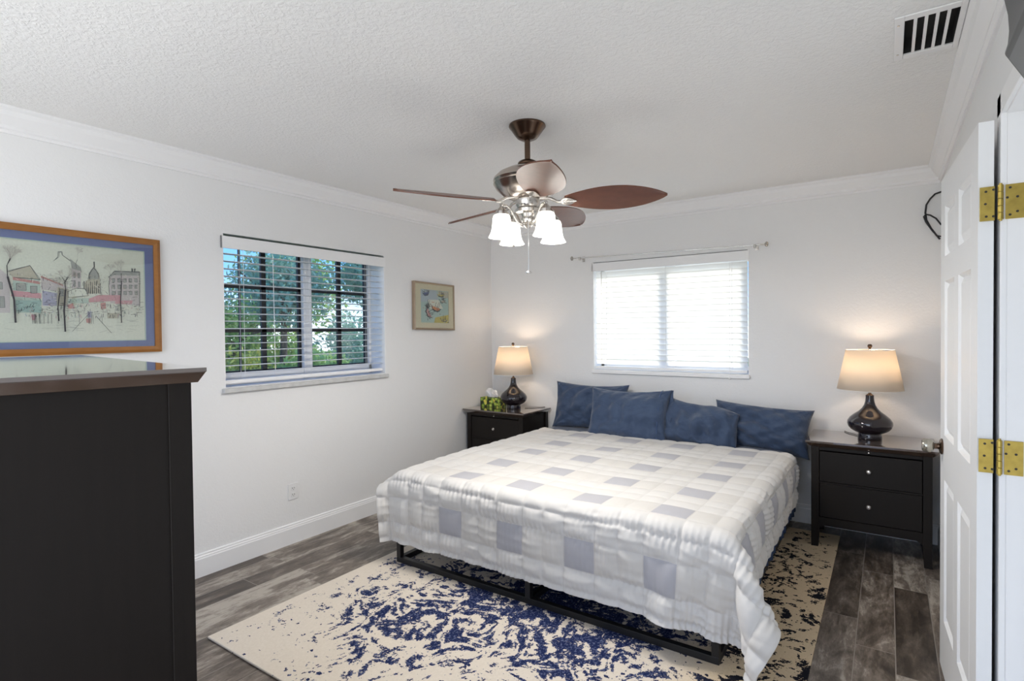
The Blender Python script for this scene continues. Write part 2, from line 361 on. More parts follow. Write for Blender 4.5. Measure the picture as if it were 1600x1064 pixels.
# ---- open six panel door: local x = width from hinge, y = thickness, z up
def make_door():
    root = bpy.data.objects.new('door_1', None); COL.objects.link(root)
    struct(root, 'white six panel door swung open flat against the right wall', 'door')
    Wd, Hd, T = .775, 2.022, .036
    us = [0, .11, .345, .43, .665, Wd]; zs = [0, .22, .80, .98, 1.60, 1.70, 1.90, Hd]
    m = MB()
    rails = [(0, .22), (.80, .98), (1.60, 1.70), (1.90, Hd)]
    for a, b in rails: m.box(0, Wd, 0, T, a, b)
    for a, b in ((0, .11), (.345, .43), (.665, Wd)):
        for z0, z1 in ((.22, .80), (.98, 1.60), (1.70, 1.90)): m.box(a, b, 0, T, z0, z1)
    m.build('door_frame', 'door', root, smooth=False)
    for a, b in ((.11, .345), (.43, .665)):
        for z0, z1 in ((.22, .80), (.98, 1.60), (1.70, 1.90)):
            p = MB(); bw = .035
            p.box(a, b, .014, T-.014, z0, z1)
            for yy, s in ((.014, -1), (T-.014, 1)):
                Y2 = yy+s*.010
                vs = [(a+.012, yy, z0+.012), (b-.012, yy, z0+.012), (b-.012, yy, z1-.012), (a+.012, yy, z1-.012),
                      (a+bw, Y2, z0+bw), (b-bw, Y2, z0+bw), (b-bw, Y2, z1-bw), (a+bw, Y2, z1-bw)]
                p.add(vs, [(4,5,6,7), (0,1,5,4), (1,2,6,5), (2,3,7,6), (3,0,4,7)])
                # bevelled sticking around the opening
                yo = 0 if s < 0 else T
                for q in ([(a,yo,z0),(b,yo,z0),(b-.012,yy,z0+.012),(a+.012,yy,z0+.012)], [(b,yo,z0),(b,yo,z1),(b-.012,yy,z1-.012),(b-.012,yy,z0+.012)],
                          [(b,yo,z1),(a,yo,z1),(a+.012,yy,z1-.012),(b-.012,yy,z1-.012)], [(a,yo,z1),(a,yo,z0),(a+.012,yy,z0+.012),(a+.012,yy,z1-.012)]):
                    p.add(q, [(0,1,2,3)])
            p.build('door_panel', 'door', root, smooth=False)
    # knob on the room face (local +y = visible side)
    kx = Wd-.06; kz = .925
    kn = MB()
    def rot(prof, sgn):
        mm = MB(); mm.lathe(prof, 28)
        return [(kx+v[0], (T if sgn > 0 else 0)+sgn*v[2], kz+v[1]) for v in mm.v], mm.f
    kn.add(*rot([(.0, 0), (.032, 0), (.033, .004), (.026, .009), (.013, .012), (.011, .020), (.013, .028)], 1))
    rs = kn.build('knob_rosette', 'bronze', root)
    kk = MB(); kk.add(*rot([(.010, .026), (.020, .030), (.027, .040), (.028, .052), (.027, .062), (.022, .068), (.0, .069)], 1))
    k2 = kk.build('door_knob', pmat('glass_and_nickel_knob', (.42, .40, .34), .12, .75), root); k2['label'] = 'faceted shiny knob'
    return root
door = make_door()
hx, hy = 3.600, -2.395       # hinge-side corner of door, at the wall face
fx_, fy_ = 3.562, -1.62
ang = math.atan2(fy_-hy, fx_-hx)
door.location = (3.606, -2.383, .012); door.rotation_euler = (0, 0, ang)
# hinges (brass) : one leaf on the door edge, one on the jamb, knuckle between
for hz in (1.79, 1.045):
    h = bpy.data.objects.new('hinge', None); COL.objects.link(h); h.parent = door; h.matrix_parent_inverse = Matrix.Identity(4)
    h['label'] = 'aged brass butt hinge'
    inv = (Matrix.Translation(door.location) @ Matrix.Rotation(ang, 4, 'Z')).inverted()
    def wbuild(mb, name, mat, par):
        mb.v = [tuple(inv @ Vector(v)) for v in mb.v]; return mb.build(name, mat, par, bevel=.0008)
    z0, z1 = hz-.050, hz+.050
    a = MB(); a.box(3.573, 3.607, -2.3915, -2.3885, z0, z1); l1 = wbuild(a, 'door_leaf', 'brass', h)
    a = MB(); a.box(3.630, 3.672, -2.3955, -2.3925, z0, z1); l2 = wbuild(a, 'jamb_leaf', 'brass', h)
    a = MB()
    for k in range(5): a.lathe([(.0062, 0), (.0068, .001), (.0068, .0185), (.0062, .0195)], 14, (3.6190, -2.397, z0+k*.0202))
    a.lathe([(.004, -.004), (.004, .105)], 12, (3.6190, -2.397, z0)); wbuild(a, 'knuckle', 'brass', h)
    for (xx, zz) in ((3.587, .036), (3.604, .040), (3.586, 0), (3.604, -.038), (3.588, -.037)):
        a = MB(); a.add([(xx+.0035*math.cos(t*PI/5), -2.3920, hz+zz+.0035*math.sin(t*PI/5)) for t in range(10)], [tuple(range(10))]); wbuild(a, 'screw', 'dark', l1 and h)
    for (xx, zz) in ((3.640, .040), (3.656, .012), (3.640, -.038), (3.656, -.030), (3.634, .012)):
        a = MB(); a.add([(xx+.0035*math.cos(t*PI/5), -2.3960, hz+zz+.0035*math.sin(t*PI/5)) for t in range(10)], [tuple(range(10))]); wbuild(a, 'screw', 'dark', h)
# ---- ceiling vent
v = thing('ceiling_vent', (0, 0, 0), 'white ceiling air vent with dark slots in the upper right corner', 'vent')
c = MB(); z0, z1 = H-.006, H-.0005
X0, X1, Y0, Y1 = 3.366, 3.562, -2.245, -1.89
c.box(X0, VX0, Y0, Y1, z0, z1); c.box(VX1, X1, Y0, Y1, z0, z1); c.box(VX0, VX1, Y0, VY0, z0, z1); c.box(VX0, VX1, VY1, Y1, z0, z1); c.build('vent_frame', 'trim', v, bevel=.002)
for k in range(4):
    xx = VX0+.025+k*.030
    c = MB(); c.prism([(xx, H-.004), (xx+.010, H-.004), (xx+.0095, H+.010), (xx+.005, H+.012)], 'y', VY0, VY1); c.build('slat', 'trim', v, smooth=False)
c = MB(); c.box(VX0, VX1, VY0, VY1, H+.05, H+.055)
for q in ((VX0, VX0+.001, VY0, VY1), (VX1-.001, VX1, VY0, VY1), (VX0, VX1, VY0, VY0+.001), (VX0, VX1, VY1-.001, VY1)): c.box(*q, H+.001, H+.05)
c.build('duct', 'slot', v, smooth=False)
for (xx, yy) in ((3.378, -2.19), (3.378, -1.945)): MB().lathe([(.004, 0), (.004, .002)], 12, (xx, yy, z0-.002)).build('screw', 'nickel', v)

# ---------------------------------------------------------------- windows
def window_1():
    r = bpy.data.objects.new('window_1', None); COL.objects.link(r); struct(r, 'two pane window with dark muntins in the left wall', 'window')
    y0, y1, z0, z1 = W1
    c = MB(); xa, xb = -.215, -.165
    c.box(xa, xb, y0, y0+.03, z0, z1); c.box(xa, xb, y1-.03, y1, z0, z1); c.box(xa, xb, y0, y1, z0, z0+.07); c.box(xa, xb, y0, y1, z1-.03, z1)
    c.box(xa, xb+.01, -2.085, -2.015, z0, z1); c.build('window_frame', 'trim', r, bevel=.003)
    for a, b in ((y0+.03, -2.085), (-2.015, y1-.03)):
        s = MB(); x0, x1 = -.206, -.186; zt, zb = z1-.03, z0+.07
        t = .022
        s.box(x0, x1, a, a+t, zb, zt); s.box(x0, x1, b-t, b, zb, zt); s.box(x0, x1, a, b, zb, zb+.016); s.box(x0, x1, a, b, zt-.012, zt)
        mid = -2.373 if a < -2.3 else -1.745
        s.box(x0, x1, mid-.017, mid+.017, zb, zt)
        if a < -2.3: s.box(x0+.004, x1-.004, -2.545, -2.533, zb, zt)
        for zz in (1.742, 1.45): s.box(x0, x1, a, b, zz-.011, zz+.011)
        s.build('sash', 'blackline', r)
        MB().box(-.199, -.196, a, b, zb, zt).build('pane', 'glass', r, smooth=False)
    c = MB(); c.box(-.165, .028, y0-.018, y1+.012, z0-.034, z0-.004); c.build('window_sill', 'marble', r, bevel=.006)
    c = MB(); c.box(-TW, -.001, y0-.001, y0+.006, z0, z1); c.box(-TW, -.001, y1-.006, y1+.001, z0, z1); c.build('reveal_lining', 'trim', r)
window_1()
def blind(name, n, length, slat_w, spacing, tilt, mat, label, zt, depth0, along, gap=.035, over=.02, cords=()):
    """along: function (u, d, z) -> world, u along window, d into the room (+)"""
    r = thing(name, (0, 0, 0), label, 'window blind')
    def bx(mb, u0, u1, d0, d1, z0, z1):
        P = [along(u, d, z) for z in (z0, z1) for (u, d) in ((u0, d0), (u1, d0), (u1, d1), (u0, d1))]
        mb.add(P, [(0,3,2,1),(4,5,6,7),(0,1,5,4),(1,2,6,5),(2,3,7,6),(3,0,4,7)])
    m = MB(); bx(m, -over, length+over*.5, -.004, .008, zt, zt+.075); bx(m, -over, -over+.008, -.03, .008, zt, zt+.075)
    m.build('valance', 'trim', r, bevel=.002)
    m = MB(); bx(m, .0, length-.01, -.06, -.012, zt+.02, zt+.06); m.build('head_rail', 'trim', r)
    ca, sa = math.cos(tilt), math.sin(tilt)
    for k in range(n):
        zc = zt-gap*.3-spacing*(k+.35)
        m = MB(); hw = slat_w/2; pr = []
        for (q, b) in ((-hw, 0), (-hw*.5, .0022), (0, .003), (hw*.5, .0022), (hw, 0)): pr.append((q*ca-b*sa, q*sa+b*ca))
        top = pr; bot = [(p[0]+.0022*sa, p[1]-.0026*ca) for p in reversed(pr)]
        poly = top+bot; nn = len(poly)
        vs = [along(u, depth0+p[0], zc+p[1]) for u in (.012, length-.012) for p in poly]
        m.add(vs, [tuple(range(nn)), tuple(range(nn, 2*nn))]+[(i, (i+1) % nn, (i+1) % nn+nn, i+nn) for i in range(nn)])
        m.build('slat', mat, r)
    zb = zt-gap*.3-spacing*(n+.25)
    m = MB(); bx(m, .012, length-.012, depth0-.022, depth0+.022, zb-.022, zb); m.build('bottom_rail', 'trim', r, bevel=.003)
    for u in cords:
        m = MB()
        for dd in (-.024, .024): m.tube([along(u, depth0+dd, zb), along(u, depth0+dd, zt+.02)], .0013, 5)
        m.build('ladder_cord', 'plastic', r)
    return r, zb
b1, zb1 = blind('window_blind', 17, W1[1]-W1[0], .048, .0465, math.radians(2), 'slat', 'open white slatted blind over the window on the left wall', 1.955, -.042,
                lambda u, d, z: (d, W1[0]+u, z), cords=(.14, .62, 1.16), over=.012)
MB().box(-.006, .006, W1[0]+.02, W1[1]-.008, 2.0315, 2.0345).build('valance_shadow', 'blackline', b1)  # black strip stands in for the shaded gap above the valance
MB().tube([(-.004, W1[0]+.335, 1.95), (.004, W1[0]+.335, 1.16)], .002, 8).build('tilt_wand', 'plastic', b1)
# back window
def window_2():
    r = bpy.data.objects.new('window_2', None); COL.objects.link(r); struct(r, 'window in the wall behind the bed hidden by its blind', 'window')
    x0, x1, z0, z1 = W2
    c = MB(); ya, yb = .165, .215
    c.box(x0, x0+.03, ya, yb, z0, z1); c.box(x1-.03, x1, ya, yb, z0, z1); c.box(x0, x1, ya, yb, z0, z0+.05); c.box(x0, x1, ya, yb, z1-.03, z1); c.box(1.77, 1.84, ya-.01, yb, z0, z1)
    c.build('window_frame', 'trim', r, bevel=.003)
    for a, b in ((x0+.03, 1.77), (1.84, x1-.03)): MB().box(a, b, .196, .199, z0+.05, z1-.03).build('pane', 'glass', r, smooth=False)
    c = MB(); c.box(x0-.012, x1+.012, -.024, .165, z0-.034, z0-.004); c.build('window_sill', 'trim', r, bevel=.006)
window_2()
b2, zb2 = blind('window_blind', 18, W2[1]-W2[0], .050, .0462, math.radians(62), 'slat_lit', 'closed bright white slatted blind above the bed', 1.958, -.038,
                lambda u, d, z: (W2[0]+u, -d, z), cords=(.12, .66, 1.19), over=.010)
MB().box(W2[0]+.005, W2[1]-.005, -.006, .004, 2.034, 2.037).build('valance_shadow', 'blackline', b2)  # gap shadow over this valance, drawn as a black strip
MB().tube([(W2[0]+.085, -.012, 1.95), (W2[0]+.088, -.02, 1.13)], .0035, 8).build('tilt_wand', 'nickel', b2)
MB().tube([(W2[1]-.135, -.012, 1.95), (W2[1]-.135, -.018, 1.06)], .0015, 6).lathe([(.001, .03), (.008, .02), (.009, 0), (.001, -.003)], 12, (W2[1]-.135, -.018, 1.035)).build('pull_cord', 'plastic', b2)
# curtain rod
r = thing('curtain_rod', (0, 0, 0), 'thin silver curtain rod with finials above the closed blind', 'curtain rod')
pA, pB = Vector((1.02, -.08, 2.083)), Vector((2.56, -.08, 2.056))
MB().tube([pA, pA.lerp(pB, .5), pB], .0055, 10).build('rod', 'chrome', r)
for p, s in ((pA, -1), (pB, 1)):
    q = p+Vector((s*.045, 0, 0))
    f = MB(); f.tube([p, q], .004, 8)
    for k in range(6):
        a = PI*k/6; f.tube([q+Vector((s*.012*math.sin(t)+s*.0, .018*math.cos(t)*math.cos(a), .018*math.cos(t)*math.sin(a)))*1.0 for t in [i*PI/6 for i in range(12)]], .002, 5, closed=True)
    f.tube([q+Vector((0, .018*math.cos(t), .018*math.sin(t))) for t in [i*PI/8 for i in range(16)]], .003, 6, closed=True)
    f.build('finial', 'nickel', r)
    b = p-Vector((s*.035, 0, 0))
    MB().tube([b, b+Vector((0, .08, -.004))], .005, 8).lathe([(.010, -.022), (.010, .006)], 10, tuple(b)).box(b.x-.012, b.x+.012, -.004, 0, b.z-.03, b.z+.02).build('bracket', 'nickel', r)
# dangling cable at the back right corner
c = MB()
pts = [(3.632, -.02, 2.300), (3.60, -.022, 2.290), (3.575, -.024, 2.262), (3.555, -.024, 2.225), (3.550, -.024, 2.175), (3.556, -.024, 2.125), (3.580, -.024, 2.070), (3.606, -.024, 2.025), (3.626, -.02, 1.995)]
c.tube(pts, .0055, 8)
pts = [(3.632, -.03, 2.085), (3.605, -.03, 2.130), (3.575, -.03, 2.155), (3.552, -.03, 2.163), (3.541, -.03, 2.150), (3.552, -.03, 2.115), (3.585, -.03, 2.055), (3.61, -.03, 2.018), (3.632, -.02, 2.012)]
c.tube(pts, .0048, 8)
tag(c.build('cable', 'blackline'), 'black cable loop hanging from the wall beside the open door', 'cable')
# outlet
o = thing('wall_outlet', (0, 0, 0), 'white electrical outlet low on the left wall', 'outlet')
MB().box(0, .006, -2.338, -2.262, .297, .408).build('cover_plate', 'plastic', o, bevel=.003)
for zz in (.331, .374):
    f = MB().box(.006, .0085, -2.316, -2.284, zz-.014, zz+.014).build('receptacle', 'plastic', o, bevel=.002)
    MB().box(.0085, .0088, -2.309, -2.306, zz-.003, zz+.007).box(.0085, .0088, -2.295, -2.292, zz-.003, zz+.007).box(.0085, .0088, -2.302, -2.298, zz-.011, zz-.007).build('slots', 'slot', f, smooth=False)
# dark object mounted above the doorway
sp = thing('wall_speaker', (0, 0, 0), 'dark grey curved speaker mounted high on the right wall above the doorway', 'speaker')
prof = [(3.507, 2.08), (3.505, 2.004), (3.507, 1.972), (3.512, 1.944), (3.5135, 1.917), (3.512, 1.896), (3.508, 1.881), (3.562, 1.776), (3.612, 1.776), (3.612, 2.08)]
MB().prism(prof, 'y', -3.56, -3.30).build('speaker_body', 'grey_tv', sp, bevel=.003)
MB().prism([(3.5135, 1.867), (3.560, 1.777), (3.558, 1.776), (3.5115, 1.866)], 'y', -3.54, -3.32).build('lower_grille', 'grey_tv2', sp)
MB().box(3.612, 3.635, -3.48, -3.38, 1.88, 2.05).build('wall_bracket', 'black_metal', sp)

# ---------------------------------------------------------------- rug
tag(MB().box(.715, 3.083, -3.235, -.20, .0015, .012).build('area_rug', 'rug', bevel=.004), 'cream area rug with distressed navy pattern under the bed', 'rug')

# ---------------------------------------------------------------- bed
bed = thing('platform_bed', (1.806, -1.13, .012), 'black metal platform bed base with thin square legs', 'bed')
bx0, bx1, by0, by1 = .845-1.806, 2.765-1.806, -2.155+1.13, -.13+1.13
tb = .032; zt = .33
def P4(mb, *a): mb.box(*a)
for nm, a in (('bottom_rail', (bx0, bx1, by0, by0+tb, 0, tb)), ('bottom_rail', (bx0, bx1, by1-tb, by1, 0, tb)),
              ('bottom_rail', (bx0, bx0+tb, by0+tb, by1-tb, 0, tb)), ('bottom_rail', (bx1-tb, bx1, by0+tb, by1-tb, 0, tb)),
              ('bottom_rail', (-tb/2, tb/2, by0+tb, by1-tb, 0, tb)),
              ('top_rail', (bx0, bx1, by0, by0+tb, zt-tb, zt)), ('top_rail', (bx0, bx1, by1-tb, by1, zt-tb, zt)),
              ('top_rail', (bx0, bx0+tb, by0+tb, by1-tb, zt-tb, zt)), ('top_rail', (bx1-tb, bx1, by0+tb, by1-tb, zt-tb, zt)),
              ('top_rail', (-tb/2, tb/2, by0+tb, by1-tb, zt-tb, zt))):
    MB().box(*a).build(nm, 'black_metal', bed, bevel=.002)
for xx in (bx0, -tb/2, bx1-tb):
    for yy in (by0, (by0+by1)/2, by1-tb): MB().box(xx, xx+tb, yy, yy+tb, tb, zt-tb).build('leg', 'black_metal', bed, bevel=.002)
for k in range(12):
    yy = by0+.1+k*.162; MB().box(bx0+tb, bx1-tb, yy, yy+.05, zt-.016, zt-.004).build('slat', 'black_metal', bed)
mat_ = thing('mattress', (1.806, -1.14, .343), 'mattress in a navy blue fitted sheet', 'mattress')
MB().box(-.955, .955, -.99, 1.01, 0, .225).build('mattress_body', 'pillow', mat_, bevel=.045, seg=4)
MB().tube([(-.957, -.98, .03), (.957, -.98, .03), (.957, 1.0, .03), (-.957, 1.0, .03)], .004, 6, closed=True).build('piping', 'skirt', mat_)
# bed skirt, pleated: right side and left side
def skirt():
    n = 260
    rnd = random.Random(4)
    for side in (1, -1):
        m = MB(); vs = []; X = 1.806+side*.960
        rows = 9
        for i in range(n+1):
            y = -.16-1.62*i/n
            ph = i/n*2*PI*15+.8*math.sin(i*.13)+.5*math.sin(i*.31)
            for j in range(rows+1):
                t = j/rows; z = .50-t*(.375+.012*math.sin(i*.09)); a = .003+.012*t
                vs.append((X+side*(.012+a*(1+math.sin(ph+.6*t*math.sin(i*.05)))+.004*t*math.sin(3*ph)), y, z))
        fs = [(i*(rows+1)+j, (i+1)*(rows+1)+j, (i+1)*(rows+1)+j+1, i*(rows+1)+j+1) for i in range(n) for j in range(rows)]
        m.add(vs, fs)
        o = m.build('bed_skirt', 'skirt'); s = o.modifiers.new('solid', 'SOLIDIFY'); s.thickness = .002; s.offset = 1
        tag(o, 'pleated navy blue bed skirt hanging on the side of the right nightstand' if side > 0 else 'pleated navy blue bed skirt hanging on the side of the left nightstand', 'bed skirt')
skirt()
# comforter : cloth relaxed over the mattress, then quilted
def comforter():
    s0, s1, t0, t1 = .72, 3.085, -2.505, -.38
    bx = np.array([.838, -2.165, -.2]); bX = np.array([2.832, -.05, .574]); rad = .06
    cen = (bx+bX)/2; hf = (bX-bx)/2-rad
    rng = np.random.RandomState(3)
    def up(A, f, axis):
        A = np.moveaxis(A, axis, 0); n = A.shape[0]; u = np.linspace(0, n-1, (n-1)*f+1); i = np.minimum(u.astype(int), n-2); t = (u-i)[:, None, None]
        g = lambda k: A[np.clip(i+k, 0, n-1)]
        p0, p1, p2, p3 = g(-1), g(0), g(1), g(2)
        r_ = .5*((2*p1)+(-p0+p2)*t+(2*p0-5*p1+4*p2-p3)*t**2+(-p0+3*p1-3*p2+p3)*t**3)
        return np.moveaxis(r_, 0, axis)
    def relax(X, steps, subs, grav, shake):
        NX, NY = X.shape[:2]; dx = (s1-s0)/(NX-1); dy = (t1-t0)/(NY-1); diag = math.hypot(dx, dy)
        I, J = np.meshgrid(np.arange(NX), np.arange(NY), indexing='ij'); P_ = []
        for (di, dj, rest, k) in ((1, 0, dx, 1.), (0, 1, dy, 1.), (1, 1, diag, .3), (1, -1, diag, .3), (2, 0, 2*dx, .25), (0, 2, 2*dy, .25)):
            for par in range(2):
                ok = (I+di < NX) & (J+dj < NY) & (J+dj >= 0) & (((I//di if di else J//dj) % 2) == par)
                P_.append((I[ok], J[ok], I[ok]+di, J[ok]+dj, rest, k))
        V = np.zeros_like(X); dt = .012
        for it in range(steps):
            V[..., 2] -= grav*dt; V *= .95
            if it < shake: V += rng.normal(0, .01, V.shape)
            Pn = X+V*dt
            for sub in range(subs):
                for (a, b, c_, e_, rest, k) in P_:
                    D = Pn[c_, e_]-Pn[a, b]; L = np.linalg.norm(D, axis=-1, keepdims=True)+1e-9
                    q = D/L*(L-rest)*.5*k; Pn[a, b] += q; Pn[c_, e_] -= q
                q = Pn-cen; aq = np.abs(q)-hf; m_ = np.maximum(aq, 0); dl = np.linalg.norm(m_, axis=-1)
                sd = dl+np.minimum(aq.max(-1), 0)-rad
                nrm = m_*np.sign(q)/(dl[..., None]+1e-9); deep = dl < 1e-6
                if deep.any():
                    ax = aq.argmax(-1); nn = np.zeros_like(q); np.put_along_axis(nn, ax[..., None], 1.0, -1); nrm = np.where(deep[..., None], nn*np.sign(q), nrm)
                hit = (sd < .012)[..., None]
                Pn = np.where(hit, Pn+nrm*(.012-sd)[..., None], Pn)
                # friction: sheet stays where it touches the flat top
                Pn[..., :2] = np.where(hit & (nrm[..., 2:3] > .9), X[..., :2]+(Pn-X)[..., :2]*.6, Pn[..., :2])
                Pn[..., 2] = np.maximum(Pn[..., 2], .035)
            V = (Pn-X)/dt; V = np.where(hit, V*.5, V); X = Pn
        return X
    NX, NY = 43, 34
    S, T_ = np.meshgrid(np.linspace(s0, s1, NX), np.linspace(t0, t1, NY), indexing='ij')
    X = np.stack([S, T_, np.full_like(S, .60)], -1); X[..., 2] += .004*np.sin(S*7)*np.cos(T_*6)
    X = relax(X, 330, 14, 6., 120)
    X = up(up(X, 2, 0), 2, 1); ST = up(up(np.stack([S, T_, S], -1), 2, 0), 2, 1); S, T_ = ST[..., 0], ST[..., 1]
    X = relax(X, 90, 16, 3., 20)
    NX, NY = S.shape
    # light smoothing of the solved sheet
    for _ in range(2):
        Y = X.copy(); Y[1:-1, 1:-1] = X[1:-1, 1:-1]*.6+.1*(X[2:, 1:-1]+X[:-2, 1:-1]+X[1:-1, 2:]+X[1:-1, :-2]); X = Y
    f = 6
    X = up(up(X, f, 0), f, 1); ST = up(up(np.stack([S, T_, S], -1), f, 0), f, 1)
    S2, T2 = ST[..., 0], ST[..., 1]; n1, n2 = S2.shape
    gx = np.gradient(X, axis=0); gy = np.gradient(X, axis=1); N = np.cross(gx, gy); N /= np.linalg.norm(N, axis=-1, keepdims=True)+1e-12
    def seam(co, c0, pitch, half):
        a = np.abs(((co-c0)/pitch+.5) % 1-.5)*pitch
        return np.minimum(np.abs(a-half), np.abs(a-pitch/2)), a
    du, au = seam(S2, 1.283, .408, .083); dv, av = seam(T2, -1.95, .357, .077)
    # the cross seams midway exist only as single quilting lines
    drape = np.clip((1-N[..., 2])/.7, 0, 1)
    rs = np.random.RandomState(8)
    def wob(A, B, n, lo, hi):
        o_ = 0
        for _ in range(n):
            k = rs.uniform(lo, hi); th = rs.uniform(0, 2*PI); o_ = o_+np.sin(A*k*math.cos(th)+B*k*math.sin(th)+rs.uniform(0, 6.3))
        return o_/math.sqrt(n)
    puff = (1-np.exp(-du/.022))*(1-np.exp(-dv/.022))
    H_ = puff*(.009+.015*drape)
    flat = (au < .083) & (av < .077)
    H_ = np.where(flat, H_*.75, H_)
    H_ += (.0010+.0016*drape)*wob(S2, T2, 9, 14, 34)+(.0045)*wob(S2, T2, 6, 4, 10)
    # puckers gathered along the stitched seams
    w1, w2 = wob(S2, T2, 5, 6, 13), wob(S2, T2, 5, 6, 13)
    gate1 = .35+.65*np.clip(wob(S2, T2, 6, 9, 24)+.2, -1, 1); gate2 = .20+.80*np.clip(wob(S2, T2, 6, 9, 24)+.2, -1, 1)
    rp = lambda x: 1-2*np.abs(np.sin(x/2))**1.3
    pk = rp(S2*225+2.4*w1)*np.exp(-dv/.050)*gate1+rp(T2*140+3.4*w2)*np.exp(-du/.045)*gate2*.8
    H_ += pk*(.0004+.0050*drape)*np.where(flat, .30, 1)
    cre = rp(T2*62+S2*9+3.2*wob(S2, T2, 5, 3, 8))*np.clip(wob(S2, T2, 6, 7, 15), 0, 1)
    H_ += cre*.0050*drape*np.where(flat, .3, 1)
    X = X+N*H_[..., None]
    me = bpy.data.meshes.new('comforter')
    I = np.arange(n1*n2).reshape(n1, n2)
    fc = np.stack([I[:-1, :-1], I[1:, :-1], I[1:, 1:], I[:-1, 1:]], -1).reshape(-1, 4)
    me.from_pydata(X.reshape(-1, 3).tolist(), [], fc.tolist())
    uvl = me.uv_layers.new(name='UVMap'); li = np.zeros(len(me.loops), dtype=np.int32); me.loops.foreach_get('vertex_index', li)
    uvs = np.stack([S2.reshape(-1), T2.reshape(-1)], -1)[li]; uvl.data.foreach_set('uv', uvs.reshape(-1))
    me.polygons.foreach_set('use_smooth', [True]*len(me.polygons)); me.materials.append(MT['quilt'])
    o = bpy.data.objects.new('comforter', me); COL.objects.link(o)
    s = o.modifiers.new('solid', 'SOLIDIFY'); s.thickness = .010; s.offset = -1
    tag(o, 'puffy white quilted comforter with grey squares draped over the bed', 'comforter')
comforter()
# ---- pillows
def pillow(w, h, t, seed, loc, lean, rz, roll_, label, hem=0, sag=0, fold=0):
    rs = np.random.RandomState(seed); n = 64; m = 44
    vs = []; rows = []
    def wob(u, v, K):
        return sum(a*math.sin(kx*u+kz*v+p) for a, kx, kz, p in K)
    K1 = [(rs.uniform(.3, 1), rs.uniform(-7, 7), rs.uniform(-7, 7), rs.uniform(0, 6)) for _ in range(7)]
    K2 = [(rs.uniform(.3, 1), rs.uniform(-22, 22), rs.uniform(-14, 14), rs.uniform(0, 6)) for _ in range(8)]
    mb = MB()
    for side in (1, -1):
        g = []
        for i in range(n+1):
            u = -1+2*i/n
            for j in range(m+1):
                v_ = -1+2*j/m
                prof = (max(0, 1-abs(u)**2.6))**.55*(max(0, 1-abs(v_)**2.6))**.55
                x = w/2*u*(1-.085*(1-v_*v_)*1.0*abs(u)**3)
                z = h/2*v_*(1-.12*(1-u*u)*abs(v_)**3)
                z += sag*(1-u*u)*(.5+.5*v_)*-1
                y = side*t/2*prof*(1+.10*wob(u, v_, K1))+side*.0080*prof*wob(u, v_, K2)
                # gathers running into the corners
                cn = (abs(u)*abs(v_))**2; y += side*.008*cn*math.sin(14*math.atan2(1.02-abs(v_), 1.02-abs(u)))*min(1, prof*3)
                if fold: z -= fold*max(0, u-.25)**1.5*max(0, v_+.2); x -= fold*.5*max(0, v_)*max(0, u-.6)
                y += .012*math.sin(3*u+seed)*(1-prof)
                g.append((x, y, z))
        fs = [(i*(m+1)+j, (i+1)*(m+1)+j, (i+1)*(m+1)+j+1, i*(m+1)+j+1) for i in range(n) for j in range(m)]
        mb.add(g, fs)
    root = thing('pillow', loc, label, 'pillow', 'navy pillows leaning on the wall')
    root.rotation_euler = (lean, roll_, rz); root.location.z += .012
    o = mb.build('pillow_body', 'pillow', root)
    bm = bmesh.new(); bm.from_mesh(o.data); bmesh.ops.remove_doubles(bm, verts=bm.verts, dist=.0008); bmesh.ops.recalc_face_normals(bm, faces=bm.faces); bm.to_mesh(o.data); bm.free()
    o.data.polygons.foreach_set('use_smooth', [True]*len(o.data.polygons))
    if hem:
        # open hem band of the pillow case: stitched strip and hanging flange
        hb = MB(); pts = []
        X = w/2*hem
        ring = []
        for sidev in (1, -1):
            for j in range(m+1):
                v_ = (-1+2*j/m)*sidev; u = hem
                prof = (max(0, 1-abs(u)**2.6))**.55*(max(0, 1-abs(v_)**2.6))**.55
                ring.append((X, -sidev*(t/2*prof*1.06+.004), h/2*v_*(1-.075*(1-u*u)*abs(v_)**3)*1.0))
        hb.tube(ring, .0030, 5, closed=True); hb.build('hem_stitch', 'skirt', root)
        fl = MB(); g = []; nn = 40; mm = 8
        for i in range(nn+1):
            v_ = -1+2*i/nn
            for j in range(mm+1):
                q = j/mm; g.append((w/2*(.93+.11*q)+.006*math.sin(v_*5), -.012*math.sin(v_*6+seed)-.010*q*math.cos(v_*9), h/2*v_*(.97+.03*q)))
        fl.add(g, [(i*(mm+1)+j, (i+1)*(mm+1)+j, (i+1)*(mm+1)+j+1, i*(mm+1)+j+1) for i in range(nn) for j in range(mm)])
        f_ = fl.build('hem_flange', 'pillow', root); s = f_.modifiers.new('solid', 'SOLIDIFY'); s.thickness = .005
    return root
lean = math.radians(-20)
pillow(.70, .42, .20, 1, (1.185, -.160, .745), math.radians(-13), .02, math.radians(.5), 'navy pillow leaning on the wall nearest the left nightstand')
pillow(.68, .45, .22, 2, (1.625, -.365, .725), math.radians(-20), .03, math.radians(-.5), 'front navy pillow with a wide stitched hem, second from the left', hem=.78)
pillow(.62, .40, .20, 3, (2.165, -.310, .705), math.radians(-22), -.02, math.radians(3.5), 'crumpled navy pillow with a folded corner, third from the left', sag=.035, fold=.12)
pillow(.68, .35, .20, 5, (2.575, -.190, .690), math.radians(-18), -.03, math.radians(3.0), 'navy pillow leaning on the wall nearest the right nightstand')

